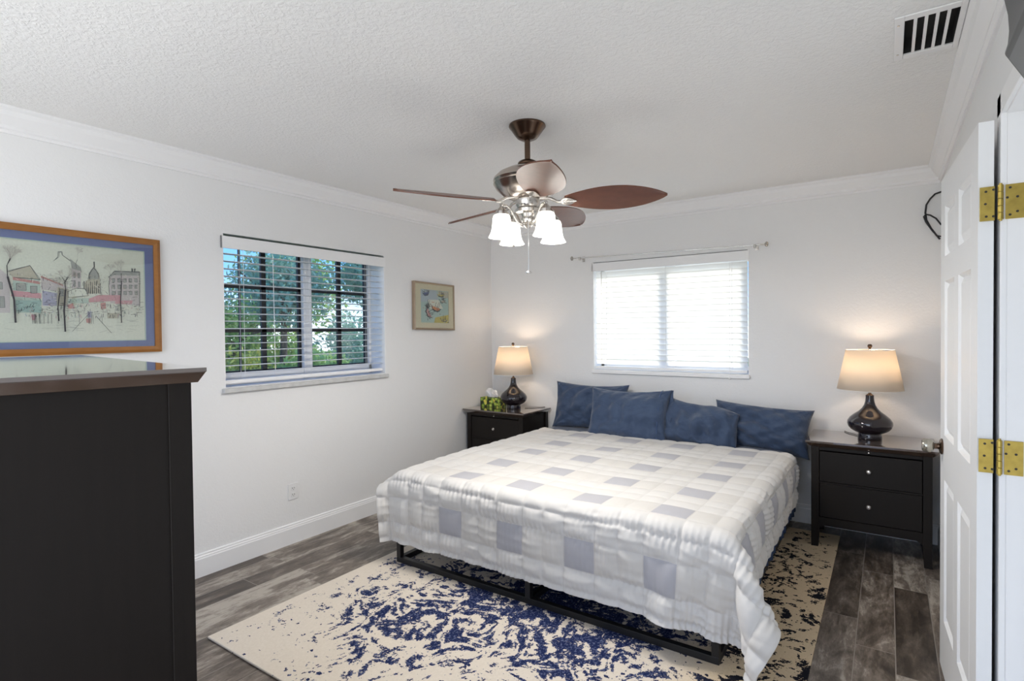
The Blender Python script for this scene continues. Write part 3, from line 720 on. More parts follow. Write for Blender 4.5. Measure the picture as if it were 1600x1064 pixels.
# ---------------------------------------------------------------- nightstands
def nightstand(loc, label):
    r = thing('nightstand', loc, label, 'nightstand', 'espresso nightstands')
    # local: x width centred, front at y=-.225, back +.225
    Wn, D, Hn = .63, .44, .70
    MB().frustum((-Wn/2-.004, Wn/2+.004, -D/2-.004, D/2, .664), (-Wn/2-.03, Wn/2+.03, -D/2-.03, D/2, .690)).box(-Wn/2-.03, Wn/2+.03, -D/2-.03, D/2, .690, .702).build('top', 'espresso_top', r, bevel=.0015)
    for sx_ in (-1, 1):
        for y0, y1 in ((-D/2, -D/2+.045), (D/2-.045, D/2)):
            x0, x1 = (-Wn/2, -Wn/2+.045) if sx_ < 0 else (Wn/2-.045, Wn/2)
            MB().frustum((x0+(.006 if sx_ > 0 else 0), x1-(.006 if sx_ < 0 else 0), y0, y1, 0), (x0, x1, y0, y1, .12)).box(x0, x1, y0, y1, .12, .664).build('leg', 'espresso', r, bevel=.0015)
        x0, x1 = (-Wn/2+.012, -Wn/2+.028) if sx_ < 0 else (Wn/2-.028, Wn/2-.012)
        MB().box(x0, x1, -D/2+.045, D/2-.045, .17, .664).build('side_panel', 'espresso', r)
    MB().box(-Wn/2+.045, Wn/2-.045, D/2-.02, D/2-.01, .17, .66).build('back_panel', 'espresso', r)
    ap = []
    x0, x1 = -Wn/2+.045, Wn/2-.045
    ap = [(x0, .205), (x0, .135), (x0+.03, .152)] + [(x0+.03+(x1-x0-.06)*k/10, .152) for k in range(1, 10)]+[(x1-.03, .152), (x1, .135), (x1, .205)]
    MB().prism(ap, 'y', -D/2+.006, -D/2+.024).build('apron', 'espresso', r)
    MB().box(x0, x1, -D/2+.024, D/2-.02, .19, .205).build('bottom_board', 'espresso', r)
    MB().box(x0, x1, -D/2+.008, -D/2+.03, .426, .436).box(x0, x1, -D/2+.008, -D/2+.03, .640, .664).build('front_rail', 'espresso', r)
    def dr(z0, z1):
        d = MB().box(x0+.003, x1-.003, -D/2+.005, -D/2+.35, z0, z1).build('drawer', 'espresso', r, bevel=.0025)
        mm = MB(); mm.lathe([(.006, 0), (.006, .010), (.013, .016), (.014, .021), (.010, .026), (.0, .027)], 20)
        zc = (z0+z1)/2
        k = MB().add([(v[0], -D/2+.005-v[2], zc+v[1]) for v in mm.v], mm.f).build('knob', 'nickel', d)
    dr(.438, .632); dr(.208, .424)
    tr = MB().box(x0+.004, x1-.004, -D/2+.002, -D/2+.3, .644, .660).build('pull_out_tray', 'espresso', r)
    mm = MB(); mm.lathe([(.005, 0), (.006, .006), (.004, .009), (0, .0095)], 14)
    MB().add([(v[0], -D/2+.002-v[2], .652+v[1]) for v in mm.v], mm.f).build('knob', 'nickel', tr)
    return r
n1_ = nightstand((.375, -.268, 0), 'dark brown nightstand in the left corner under the tissue box')
n2_ = copy_tree(n1_); n2_.location = (3.252, -.268, 0); n2_['label'] = 'dark brown nightstand with two drawers on the right beside the door'

# ---------------------------------------------------------------- table lamps
def table_lamp(loc, label):
    r = thing('table_lamp', loc, label, 'table lamp', 'gourd table lamps on the nightstands')
    prof = [(0, 0), (.066, 0), (.068, .004), (.066, .030), (.064, .036), (.085, .046), (.108, .060), (.122, .078), (.128, .098), (.126, .116), (.112, .138), (.088, .160), (.062, .180), (.044, .200), (.032, .222), (.026, .245), (.0235, .270), (.024, .285)]
    MB().lathe(prof, 48).build('lamp_base', 'black_ceramic', r)
    MB().lathe([(.022, .285), (.012, .292), (.008, .297), (.008, .345), (.016, .350), (.016, .375), (.006, .378)], 24).build('lamp_neck', 'bronze', r)
    sh = MB().lathe([(.186, .322), (.136, .580)], 64, cap=False).build('lamp_shade', 'linen', r)
    s = sh.modifiers.new('solid', 'SOLIDIFY'); s.thickness = .0016
    hp = MB(); hp.tube([(.185*math.cos(t), .185*math.sin(t), .322) for t in [2*PI*i/64 for i in range(64)]], .0022, 6, closed=True)
    hp.build('shade_trim', 'plastic', sh); hp = MB()
    hp.tube([(.135*math.cos(t), .135*math.sin(t), .580) for t in [2*PI*i/64 for i in range(64)]], .0022, 6, closed=True)
    hp.build('shade_trim', 'plastic', sh)
    wf = MB()
    for k in range(3):
        a = 2*PI*k/3; wf.tube([(.008*math.cos(a), .008*math.sin(a), .583), (.134*math.cos(a), .134*math.sin(a), .578)], .0015, 5)
    for sgn in (-1, 1): wf.tube([(sgn*.010, 0, .370), (sgn*.045, 0, .42), (sgn*.050, 0, .50), (sgn*.02, 0, .565), (0, 0, .582)], .0016, 5)
    wf.build('harp', 'nickel', r)
    MB().lathe([(.005, .582), (.009, .586), (.005, .590), (.013, .600), (.014, .608), (.009, .617), (0, .619)], 20).build('finial', 'bronze', r)
    MB().lathe([(.0, .378), (.012, .380), (.014, .395), (.027, .425), (.030, .445), (.024, .465), (0, .474)], 20).build('bulb', 'bulb', r)
    return r
LP1, LP2 = (.446, -.270, .7025), (3.252, -.255, .7025)
l1_ = table_lamp(LP1, 'lit table lamp with black gourd base on the left nightstand beside the tissue box')
l2_ = copy_tree(l1_); l2_.location = LP2; l2_['label'] = 'lit table lamp with black gourd base standing alone on the right nightstand'
for p in (LP1, LP2): light('table_lamp_bulb_light', 'POINT', (p[0], p[1], p[2]+.50), 3.0, (1, .76, .54), .035)
cord = MB().tube([(.535, -.215, .7065), (.55, -.20, .7065), (.60, -.16, .7065), (.64, -.10, .7065), (.66, -.055, .7065)], .0025, 6).build('lamp_cord', 'bronze')
tag(cord, 'thin lamp cord lying on the left nightstand', 'cord')
cord = MB().tube([(3.18, -.18, .7065), (3.16, -.15, .7065), (3.13, -.12, .7065), (3.10, -.055, .7065)], .0025, 6).build('lamp_cord', 'dark')
tag(cord, 'thin dark lamp cord lying on the right nightstand', 'cord')

# ---------------------------------------------------------------- tissue box
def tissue():
    m = NT('floral_printed_cardboard'); o = m.obj()
    vo = m.n('ShaderNodeTexVoronoi'); vo.inputs['Scale'].default_value = 26; m.l(o, vo.inputs['Vector'])
    n = m.noise(o, 30, 3); c1 = m.ramp(vo.outputs['Distance'], [(.0, (.75, .80, .25)), (.35, (.30, .45, .05)), (.62, (.02, .03, .01))])
    m.set(Base_Color=m.mix(m.math('GREATER_THAN', n, .6), c1, (.70, .62, .10)), Roughness=.45)
    r = thing('tissue_box', (.190, -.245, .7025), 'green and yellow floral tissue box on the left nightstand', 'tissue box', rz=math.radians(-3))
    MB().box(-.115, .115, -.058, .058, 0, .088).build('carton', m.m, r, bevel=.002)
    MB().add([(.075*math.cos(t), .03*math.sin(t), .0886) for t in [i*PI/12 for i in range(24)]], [tuple(range(24))]).build('opening', 'slot', r)
    rs = random.Random(2); mb = MB(); n_ = 14
    for q in range(3):
        g = []
        for i in range(n_+1):
            for j in range(n_+1):
                u = -1+2*i/n_; v_ = j/n_
                g.append((-.015+u*(.022+.050*v_)*(1-.35*v_*v_)+.008*math.sin(7*v_+q*2)+(.012*q-.012), .010*(q-1)+.016*math.sin(5*u+2*v_+q*1.7)*(.3+v_), .085+.098*v_*(1-.35*abs(u)**1.5)-.01*q+.006*math.sin(9*u+q)))
        mb.add(g, [(i*(n_+1)+j, (i+1)*(n_+1)+j, (i+1)*(n_+1)+j+1, i*(n_+1)+j+1) for i in range(n_) for j in range(n_)])
    mb.build('tissue', 'tissue', r)
tissue()

# ---------------------------------------------------------------- tall chest at left foreground
ch = thing('chest_of_drawers', (2.166, -3.936, 0), 'tall dark brown chest with polished top at the left edge', 'chest of drawers', rz=math.radians(-7.5))
CW, CD, CH, ov = 1.20, .56, 1.360, .023    # local: far right corner of the top at the origin
MB().frustum((-CW+ov-.010, -ov+.010, -CD+ov-.010, -ov+.010, CH-.031), (-CW+.001, -.001, -CD+.001, -.001, CH-.009)).box(-CW, 0, -CD, 0, CH-.009, CH).build('top', 'espresso_top', ch, bevel=.001)
X0c, X1c, Y0c, Y1c, sw = -CW+ov, -ov, -CD+ov, -ov, .043
for a in ((X1c-sw, X1c, Y1c-sw, Y1c), (X1c-sw, X1c, Y0c, Y0c+sw), (X0c, X0c+sw, Y1c-sw, Y1c), (X0c, X0c+sw, Y0c, Y0c+sw)):
    MB().box(*a, 0, CH-.031).build('corner_post', 'espresso', ch, bevel=.0012)
for xa, xb in ((X1c-.022, X1c-.005), (X0c+.005, X0c+.022)): MB().box(xa, xb, Y0c+sw, Y1c-sw, .10, CH-.031).build('side_panel', 'espresso', ch, smooth=False)
MB().box(X0c+sw, X1c-sw, Y0c+.006, Y0c+.02, .10, CH-.031).build('back_panel', 'espresso', ch, smooth=False)
MB().box(X0c+sw, X1c-sw, Y0c+.02, Y1c-.02, .09, .10).build('bottom_board', 'espresso', ch, smooth=False)
for k in range(5):
    z0 = .12+k*.238
    d = MB().box(X0c+sw+.003, X1c-sw-.003, Y1c-.36, Y1c-.004, z0, z0+.230).build('drawer', 'espresso', ch, bevel=.003)
    for xx in (X0c+.3, X1c-.3):
        mm = MB(); mm.lathe([(.006, 0), (.006, .010), (.013, .016), (.014, .021), (.0, .027)], 16)
        MB().add([(xx+v[0], Y1c-.004+v[2], z0+.115+v[1]) for v in mm.v], mm.f).build('knob', 'nickel', d)

# ---------------------------------------------------------------- framed pictures
def line(mb, pts, wd, P):
    for (a, b) in zip(pts[:-1], pts[1:]):
        dx_, dy_ = b[0]-a[0], b[1]-a[1]; L = math.hypot(dx_, dy_) or 1; nx, ny = -dy_/L*wd/2, dx_/L*wd/2
        mb.add([P(a[0]+nx, a[1]+ny), P(a[0]-nx, a[1]-ny), P(b[0]-nx, b[1]-ny), P(b[0]+nx, b[1]+ny)], [(0, 1, 2, 3)])
def flat(n, c):
    if n in ('pink', 'palepink', 'lilac', 'teal', 'palegreen', 'tan_ink', 'red_ink', 'ink_soft'): c = tuple(c[i]*.62+(.60, .58, .50)[i]*.38 for i in range(3))
    MT[n] = pmat(n, c, .6, var=.12, scale=120)
for n, c in (('paper', (.70, .66, .56)), ('ink', (.03, .028, .035)), ('ink_soft', (.20, .18, .18)), ('pink', (.62, .12, .20)), ('palepink', (.56, .42, .45)), ('lilac', (.33, .28, .50)), ('teal', (.18, .36, .34)),
             ('palegreen', (.40, .50, .43)), ('tan_ink', (.42, .32, .22)), ('red_ink', (.5, .04, .05)), ('bluemat', (.135, .155, .32)), ('creammat', (.66, .55, .38)), ('sea', (.40, .50, .46)), ('seablue', (.05, .08, .28)), ('gold_ink', (.55, .42, .08)), ('orange_ink', (.62, .20, .06)), ('skywash', (.42, .45, .50))): flat(n, c)
def oakwood(n, a, b): MT[n] = wood(n, a, b, .35, (60, 12, 30))
oakwood('golden_oak', (.20, .075, .012), (.36, .15, .03)); oakwood('pale_frame', (.25, .18, .12), (.36, .27, .19))
def frame_rect(root, x, y0, y1, z0, z1, wd, dp, mat, nm='frame'):
    for a in (0,):
        m = MB()
        o_ = [(y0, z0), (y1, z0), (y1, z1), (y0, z1)]; i_ = [(y0+wd, z0+wd), (y1-wd, z0+wd), (y1-wd, z1-wd), (y0+wd, z1-wd)]; md = [(y0+wd*.45, z0+wd*.45), (y1-wd*.45, z0+wd*.45), (y1-wd*.45, z1-wd*.45), (y0+wd*.45, z1-wd*.45)]
        vs = [(x, *p) for p in o_]+[(x+dp*.8, *p) for p in o_]+[(x+dp, *p) for p in md]+[(x+dp*.8, *p) for p in i_]+[(x, *p) for p in i_]
        fs = []
        for k in range(4):
            kk = (k+1) % 4
            for q in range(4): fs.append((q*4+k, q*4+kk, (q+1)*4+kk, (q+1)*4+k))
            fs.append((16+k, 16+kk, kk, k))
        m.add(vs, fs); m.build(nm, mat, root, smooth=False)
def picture1():
    r = thing('framed_picture', (0, 0, 0), 'large framed street scene sketch with blue mat above the dark chest', 'picture')
    Y0, Y1, Z0, Z1 = -4.28, -3.108, 1.336, 1.952
    frame_rect(r, .001, Y0, Y1, Z0, Z1, .032, .026, 'golden_oak')
    a, b = (-4.19, -3.182), (1.400, 1.883)
    m = MB(); x = .012
    for q in ((Y0+.03, Y1-.03, Z0+.03, b[0]), (Y0+.03, Y1-.03, b[1], Z1-.03), (Y0+.03, a[0], b[0], b[1]), (a[1], Y1-.03, b[0], b[1])): m.box(x-.003, x+.001, *q)
    m.build('mat', 'bluemat', r, smooth=False)
    m = MB()
    for q in ((a[0], a[1], b[0], b[0]+.004), (a[0], a[1], b[1]-.004, b[1]), (a[0], a[0]+.004, b[0], b[1]), (a[1]-.004, a[1], b[0], b[1])): m.box(x-.003, x+.0004, *q)
    m.build('mat_bevel', 'palegreen', r, smooth=False)
    # artwork: u 0..1 = visible part left to right (y -3.78 .. -3.182), v px in the crop space
    cols = ['paper', 'ink', 'ink_soft', 'pink', 'palepink', 'lilac', 'teal', 'palegreen', 'tan_ink', 'red_ink', 'skywash']; ci = {n: i for i, n in enumerate(cols)}
    art = MB(); art.box(.004, .0075, a[0], a[1], b[0], b[1])
    lay = [0]
    def P(u, v_):   # crop px
        t = u/808; y = -3.777+(.595)*(t*1.10-.10*t*t) ; zt_, zb_ = 180+(258-180)*t, 766+(752-766)*t
        z = 1.883-(v_-zt_)/(zb_-zt_)*.483
        return (.0078+lay[0]*.00004, min(y, a[1]-.002), max(z, b[0]+.002))
    rs = random.Random(5)
    def poly(pts, c): art.cur = ci[c]; lay[0] += 1; art.add([P(*p) for p in pts], [tuple(range(len(pts)))])
    def ln(pts, c='ink', wd=2.0): art.cur = ci[c]; lay[0] += .2; line(art, pts, wd, lambda u, v_: P(u, v_))
    def sk(pts, c='ink', wd=1.6, n=2, j=3):
        for _ in range(n): ln([(p[0]+rs.uniform(-j, j), p[1]+rs.uniform(-j, j)) for p in pts], c, wd)
    def win(x_, y_, w_, h_): poly([(x_, y_), (x_+w_, y_), (x_+w_, y_+h_), (x_, y_+h_)], 'ink_soft'); sk([(x_, y_), (x_+w_, y_), (x_+w_, y_+h_), (x_, y_+h_), (x_, y_)], n=1, j=1)
    # buildings
    poly([(-250, 330), (-20, 330), (0, 600), (-250, 600)], 'palepink'); sk([(-250, 330), (-120, 270), (-20, 330), (0, 600)])
    poly([(0, 350), (45, 400), (45, 600), (0, 600)], 'palepink'); win(2, 430, 12, 40); win(2, 510, 20, 60)
    poly([(40, 370), (140, 335), (180, 410), (60, 405)], 'tan_ink'); sk([(40, 370), (140, 335), (185, 415), (60, 405)], n=3)
    poly([(60, 405), (185, 415), (190, 600), (60, 600)], 'palegreen'); poly([(60, 402), (185, 425), (185, 440), (60, 418)], 'red_ink'); poly([(55, 475), (190, 490), (190, 520), (50, 508)], 'pink')
    win(75, 435, 45, 40); win(140, 450, 30, 40); poly([(190, 395), (250, 420), (320, 450), (330, 480), (190, 470)], 'palepink'); poly([(190, 392), (300, 440), (300, 450), (190, 402)], 'red_ink')
    poly([(195, 475), (270, 490), (265, 560), (195, 560)], 'lilac'); poly([(270, 455), (330, 465), (325, 560), (270, 560)], 'tan_ink'); win(285, 465, 18, 40)
    poly([(255, 300), (290, 265), (345, 300), (350, 460), (255, 400)], 'paper'); sk([(255, 310), (280, 285), (282, 258), (298, 258), (300, 275), (345, 310), (400, 350), (400, 370)], n=3)
    poly([(340, 295), (400, 345), (400, 370), (350, 350)], 'ink_soft'); poly([(350, 350), (400, 365), (398, 460), (345, 460)], 'palepink')
    for yy in (370, 420): win(358, yy, 10, 30); win(382, yy+5, 10, 28)
    # small domed tower (generic)
    poly([(443, 410), (447, 380), (460, 355), (474, 345), (488, 355), (500, 380), (505, 410)], 'ink_soft'); sk([(476, 345), (477, 310)], wd=4); sk([(443, 410), (447, 380), (474, 345), (500, 380), (505, 410)], n=3)
    poly([(440, 410), (508, 410), (512, 490), (410, 490), (412, 440)], 'tan_ink')
    for k in range(9): sk([(415+k*12, 420+rs.uniform(0, 20)), (415+k*12, 490)], wd=3)
    poly([(565, 395), (600, 370), (770, 372), (765, 390), (765, 560), (570, 545)], 'palepink'); poly([(560, 400), (600, 366), (772, 372), (772, 392), (600, 388)], 'ink_soft'); sk([(560, 400), (600, 366), (772, 372), (768, 560)], n=3)
    for k in range(5):
        for q in range(3): win(582+k*38, 408+q*35, 20, 20)
    for k in (720, 738): sk([(k, 372), (k, 352)], wd=6)
    poly([(325, 480), (370, 460), (420, 465), (440, 500), (330, 515)], 'paper'); sk([(325, 480), (370, 460), (420, 465), (440, 500), (330, 515), (325, 480)])
    poly([(325, 520), (440, 515), (440, 545), (320, 545)], 'palegreen'); poly([(440, 520), (500, 498), (640, 500), (640, 530), (440, 540)], 'pink'); poly([(640, 520), (700, 510), (750, 530), (640, 550)], 'palepink'); poly([(600, 530), (720, 530), (710, 550), (600, 548)], 'pink')
    poly([(320, 555), (350, 545), (360, 575), (325, 575)], 'red_ink'); poly([(508, 545), (540, 540), (542, 575), (512, 580)], 'red_ink')
    poly([(70, 530), (190, 530), (185, 600), (70, 590)], 'teal')
    poly([(548, 600), (630, 600), (620, 630), (550, 630)], 'tan_ink'); poly([(420, 632), (448, 630), (446, 655), (424, 655)], 'red_ink'); poly([(430, 592), (455, 590), (455, 625), (432, 625)], 'lilac'); poly([(140, 610), (160, 610), (158, 640), (142, 640)], 'pink')
    for k in range(150):
        x_ = rs.uniform(60, 770); y_ = rs.uniform(545, 622); c_ = rs.choice(['ink', 'ink', 'ink', 'ink_soft', 'teal', 'pink', 'lilac', 'palegreen'])
        ln([(x_, y_), (x_+rs.uniform(-9, 9), y_+rs.uniform(4, 24))], c_, rs.uniform(1.4, 3.6))
    for k in range(70): x_ = rs.uniform(60, 780); y_ = rs.uniform(540, 610); ln([(x_, y_), (x_+rs.uniform(8, 34), y_+rs.uniform(-4, 4))], 'ink', 1.6)
    for k in range(16): x_ = rs.uniform(100, 640); ln([(x_, 605), (x_+rs.uniform(-4, 4), 660)], 'ink', 2)
    for k in range(26): x_ = rs.uniform(0, 700); y_ = rs.uniform(640, 715); ln([(x_, y_), (x_+rs.uniform(20, 90), y_+rs.uniform(-12, 8))], 'ink_soft', 1.2)
    for k in range(120): x_ = rs.uniform(190, 560); y_ = rs.uniform(400, 545); ln([(x_, y_), (x_+rs.uniform(-12, 12), y_+rs.uniform(-22, 22))], rs.choice(['ink', 'ink_soft', 'tan_ink']), rs.uniform(.8, 2.2))
    for k in range(420):
        x_ = rs.choice([rs.uniform(45, 330), rs.uniform(255, 520), rs.uniform(560, 775)]); y_ = rs.uniform(375, 590); a_ = rs.choice([0, 0, 1.4, 1.57, .5])+rs.uniform(-.2, .2); L_ = rs.uniform(5, 22)
        ln([(x_, y_), (x_+L_*math.cos(a_), y_+L_*math.sin(a_))], rs.choice(['ink', 'ink', 'ink_soft', 'tan_ink', 'paper']), rs.uniform(.7, 2.0))
    ln([(340, 705), (440, 600)], 'ink', 1.5); ln([(570, 712), (480, 620)], 'ink', 2)
    def branch(x_, y_, an, L, wd, dep):
        x2, y2 = x_+L*math.cos(an), y_-L*math.sin(an); ln([(x_, y_), (x2, y2)], 'ink_soft' if wd < 2.2 else 'ink', max(wd, .7))
        if dep:
            for k in range(3): branch(x2, y2, an+rs.uniform(-.75, .75), L*rs.uniform(.62, .85), wd*.62, dep-1)
    for (x_, yb, yt, wd, L) in ((65, 655, 400, 9, 62), (272, 645, 490, 6, 30), (303, 705, 470, 9, 44), (635, 655, 420, 6, 42), (-90, 660, 380, 9, 60), (560, 500, 400, 3, 26), (370, 350, 300, 2, 22)):
        ln([(x_, yb), (x_-4, (yb+yt)/2), (x_+6 if x_ != 65 else 35, yt)], 'ink', wd); branch(x_+6 if x_ != 65 else 35, yt, 1.6, L, wd*.5, 4)
    art.cur = 0
    art.build('artwork', cols, r, smooth=False)
    MB().box(.0145, .0155, Y0+.03, Y1-.03, Z0+.03, Z1-.03).build('glass', 'glass', r, smooth=False)
picture1()
def picture2():
    r = thing('framed_picture', (0.004, -.882, 1.654), 'small square framed picture of boats between the window and the corner', 'picture')
    r.rotation_euler = (math.radians(-1.0), math.radians(-1.2), 0)
    hw, hh = .262, .208
    frame_rect(r, .002, -hw, hw, -hh, hh, .016, .034, 'pale_frame')
    MB().box(.0, .006, -hw+.004, hw-.004, -hh+.004, hh-.004).build('backing', 'blackline', r, smooth=False)
    m = MB(); x = .024; a0, a1, b0, b1 = -.178, .186, -.145, .145
    for q in ((-hw+.014, hw-.014, -hh+.014, b0), (-hw+.014, hw-.014, b1, hh-.014), (-hw+.014, a0, b0, b1), (a1, hw-.014, b0, b1)): m.box(x-.003, x, *q)
    m.build('mat', 'creammat', r, smooth=False)
    cols = ['sea', 'skywash', 'seablue', 'ink', 'gold_ink', 'orange_ink', 'red_ink', 'paper', 'tan_ink', 'palegreen']; ci = {n: i for i, n in enumerate(cols)}
    art = MB(); art.box(.016, .0195, a0, a1, b0, b1); lay = [0]
    def P(u, v_): return (.0198+lay[0]*.00005, a0+(u-260)/(735-260)*(a1-a0), b1-(v_-330)/(820-330)*(b1-b0))
    def poly(pts, c): art.cur = ci[c]; lay[0] += 1; art.add([P(*p) for p in pts], [tuple(range(len(pts)))])
    def ln(pts, c='ink', wd=8): art.cur = ci[c]; lay[0] += .2; line(art, pts, wd, P)
    rs = random.Random(9)
    poly([(262, 332), (520, 332), (560, 470), (262, 520)], 'skywash'); poly([(540, 340), (733, 340), (733, 430), (600, 430)], 'creammat' if False else 'tan_ink'); poly([(500, 740), (733, 690), (733, 818), (480, 818)], 'gold_ink'); poly([(380, 480), (560, 470), (640, 600), (420, 620)], 'paper')
    def boat(x_, y_, L, hgt, c, an, mast=True):
        ca, sa = math.cos(an), math.sin(an); T_ = lambda p: (x_+p[0]*ca-p[1]*sa, y_+p[0]*sa+p[1]*ca)
        poly([T_(p) for p in ((-L, -hgt*.4), (-L*.5, hgt*.5), (L*.5, hgt*.5), (L, -hgt*.5), (L*.4, -hgt*.1), (-L*.4, -hgt*.1))], 'ink')
        poly([T_(p) for p in ((-L*.8, -hgt*.3), (-L*.4, hgt*.25), (L*.4, hgt*.25), (L*.8, -hgt*.35))], c)
        if mast:
            for q in (-.2, .2, .45): ln([T_((L*q, 0)), T_((L*q-4, -hgt*rs.uniform(1, 1.9)))], 'ink', 6)
        for k in range(18): p = (rs.uniform(-L, L), rs.uniform(-hgt, hgt*.6)); ln([T_(p), T_((p[0]+rs.uniform(-34, 34), p[1]+rs.uniform(-16, 16)))], rs.choice(['ink', c, 'ink', 'ink', 'tan_ink']), 8)
    boat(350, 395, 62, 55, 'seablue', -.1); boat(600, 400, 70, 50, 'gold_ink', .02); boat(640, 490, 50, 45, 'tan_ink', -.2); boat(510, 610, 95, 75, 'orange_ink', .35); boat(385, 680, 95, 75, 'red_ink', 1.15); boat(650, 780, 66, 45, 'gold_ink', .1); boat(372, 580, 40, 60, 'ink', .2)
    for k in range(40): x_, y_ = rs.uniform(270, 700), rs.uniform(350, 800); ln([(x_, y_), (x_+rs.uniform(-20, 20), y_+rs.uniform(-6, 6))], rs.choice(['palegreen', 'skywash', 'tan_ink']), 4)
    art.build('artwork', cols, r, smooth=False)
    MB().box(.026, .0268, -hw+.012, hw-.012, -hh+.012, hh-.012).build('glass', 'glass', r, smooth=False)
picture2()

# ---------------------------------------------------------------- ceiling fan
FX, FY = 1.836, -2.16
def fan():
    r = thing('ceiling_fan', (FX, FY, H), 'five blade ceiling fan with four lit glass shades', 'ceiling fan')
    MB().lathe([(0, 0), (.092, 0), (.094, -.008), (.090, -.014), (.086, -.018), (.062, -.052), (.050, -.066), (.030, -.076), (0, -.078)], 40).build('canopy', 'bronze', r)
    MB().lathe([(.0145, -.074), (.0145, -.185)], 20).build('downrod', 'bronze', r)
    MB().lathe([(.018, -.178), (.036, -.180), (.046, -.186), (.050, -.194), (.046, -.202), (.050, -.208), (.046, -.214), (.020, -.216)], 32).build('rod_collar', 'bronze', r)
    zh = -.212
    MB().lathe([(.02, zh), (.060, zh-.002), (.110, zh-.014), (.150, zh-.034), (.172, zh-.056), (.176, zh-.068), (.168, zh-.080), (.176, zh-.086), (.160, zh-.112), (.128, zh-.140), (.095, zh-.158), (.055, zh-.162)], 64).build('motor_housing', pmat('brushed_nickel_housing', (.58, .52, .47), .24, 1, scale=60), r)
    zb = -.388
    MB().lathe([(.055, zb+.018), (.062, zb+.010), (.062, zb-.012), (.055, zb-.030), (.050, zb-.034), (.066, zb-.040), (.062, zb-.054), (.036, zb-.060), (.030, zb-.075), (.034, zb-.088), (.030, zb-.104), (.020, zb-.112), (.024, zb-.120), (.012, zb-.132), (0, zb-.134)], 36).build('switch_housing', 'nickel', r)
    # blades
    def blade(th, first=None):
        b = MB(); n = 26; half = []
        for i in range(n+1):
            t = i/n; xx = .190+.495*t
            wv = .150*math.sin(PI*min(1, (t*.86+.14))**1.15)**.62 if t < 1 else 0
            wv = .108*(math.sin(PI*(.10+.90*t)**1.12))**.7 if t < .999 else .002
            half.append((xx, max(wv, .003)))
        vs = []; T = .006
        for (xx, wv) in half:
            for s_ in (-1, -.5, 0, .5, 1):
                zz = -.006*abs(s_)**2
                vs.append((xx, s_*wv, zz)); 
            for s_ in (-1, -.5, 0, .5, 1): vs.append((xx, s_*wv, -.006*abs(s_)**2-T))
        fs = []
        for i in range(n):
            for k in range(4):
                fs.append((i*10+k, (i+1)*10+k, (i+1)*10+k+1, i*10+k+1)); fs.append((i*10+5+k, i*10+6+k, (i+1)*10+6+k, (i+1)*10+5+k))
            fs.append((i*10, i*10+5, (i+1)*10+5, (i+1)*10)); fs.append((i*10+4, (i+1)*10+4, (i+1)*10+9, i*10+9))
        fs.append((0, 1, 2, 3, 4, 9, 8, 7, 6, 5)); fs.append(tuple(n*10+q for q in (5, 6, 7, 8, 9, 4, 3, 2, 1, 0)))
        b.add(vs, fs)
        o = b.build('blade', 'blade', r); pt = math.radians(-17)
        o.matrix_local = Matrix.Translation((0, 0, zb+.004)) @ Matrix.Rotation(th, 4, 'Z') @ Matrix.Rotation(pt, 4, 'X')
        # blade iron
        k = MB(); k.tube([(.050, 0, .012), (.085, 0, .014), (.120, 0, .006), (.150, 0, -.012), (.175, 0, -.014)], .009, 10, r1=.007)
        lf = []
        for i in range(13):
            t = i/12; lf.append((.165+.085*t, .034*math.sin(PI*t**.8)))
        poly = [(p[0], p[1]) for p in lf]+[(p[0], -p[1]) for p in reversed(lf[1:-1])]
        k.prism(poly, 'z', -.0150, -.0090)
        k.tube([(.17, 0, -.0155), (.248, 0, -.0155)], .0022, 6)
        for q in range(4):
            for sg in (-1, 1): k.tube([(.178+.016*q, 0, -.0155), (.192+.015*q, sg*.020*(1-.16*q), -.0155)], .0014, 5)
        k.build('blade_iron', 'nickel', o)
    for k in range(5): blade(yaw+math.radians(-12+72*k))
    # light kit
    for k in range(4):
        th = yaw+math.radians(32+90*k); ca, sa = math.cos(th), math.sin(th); Q = lambda rr, z: (rr*ca, rr*sa, z)
        a = MB().tube([Q(.018, zb-.100), Q(.040, zb-.118), Q(.062, zb-.112), Q(.080, zb-.085), Q(.100, zb-.052), Q(.124, zb-.034), Q(.146, zb-.034), Q(.157, zb-.045)], .0055, 10).build('light_arm', 'nickel', r)
        c0 = Q(.157, 0)
        MB().lathe([(0, zb-.022), (.007, zb-.026), (.010, zb-.034), (.007, zb-.040), (.014, zb-.048), (.026, zb-.062), (.030, zb-.066), (.030, zb-.072), (.034, zb-.074), (.034, zb-.088), (.012, zb-.090)], 28, c0).build('socket_cup', 'bronze' if False else 'nickel', a)
        sh = MB().lathe([(.028, zb-.080), (.037, zb-.086), (.041, zb-.098), (.043, zb-.120), (.046, zb-.148), (.052, zb-.172), (.062, zb-.190), (.065, zb-.194)], 40, c0, cap=False).build('glass_shade', 'frost', a)
        s = sh.modifiers.new('solid', 'SOLIDIFY'); s.thickness = .003
        MB().lathe([(0, zb-.090), (.011, zb-.092), (.013, zb-.106), (.024, zb-.128), (.026, zb-.142), (.018, zb-.158), (0, zb-.164)], 20, c0).build('bulb', 'bulb', sh)
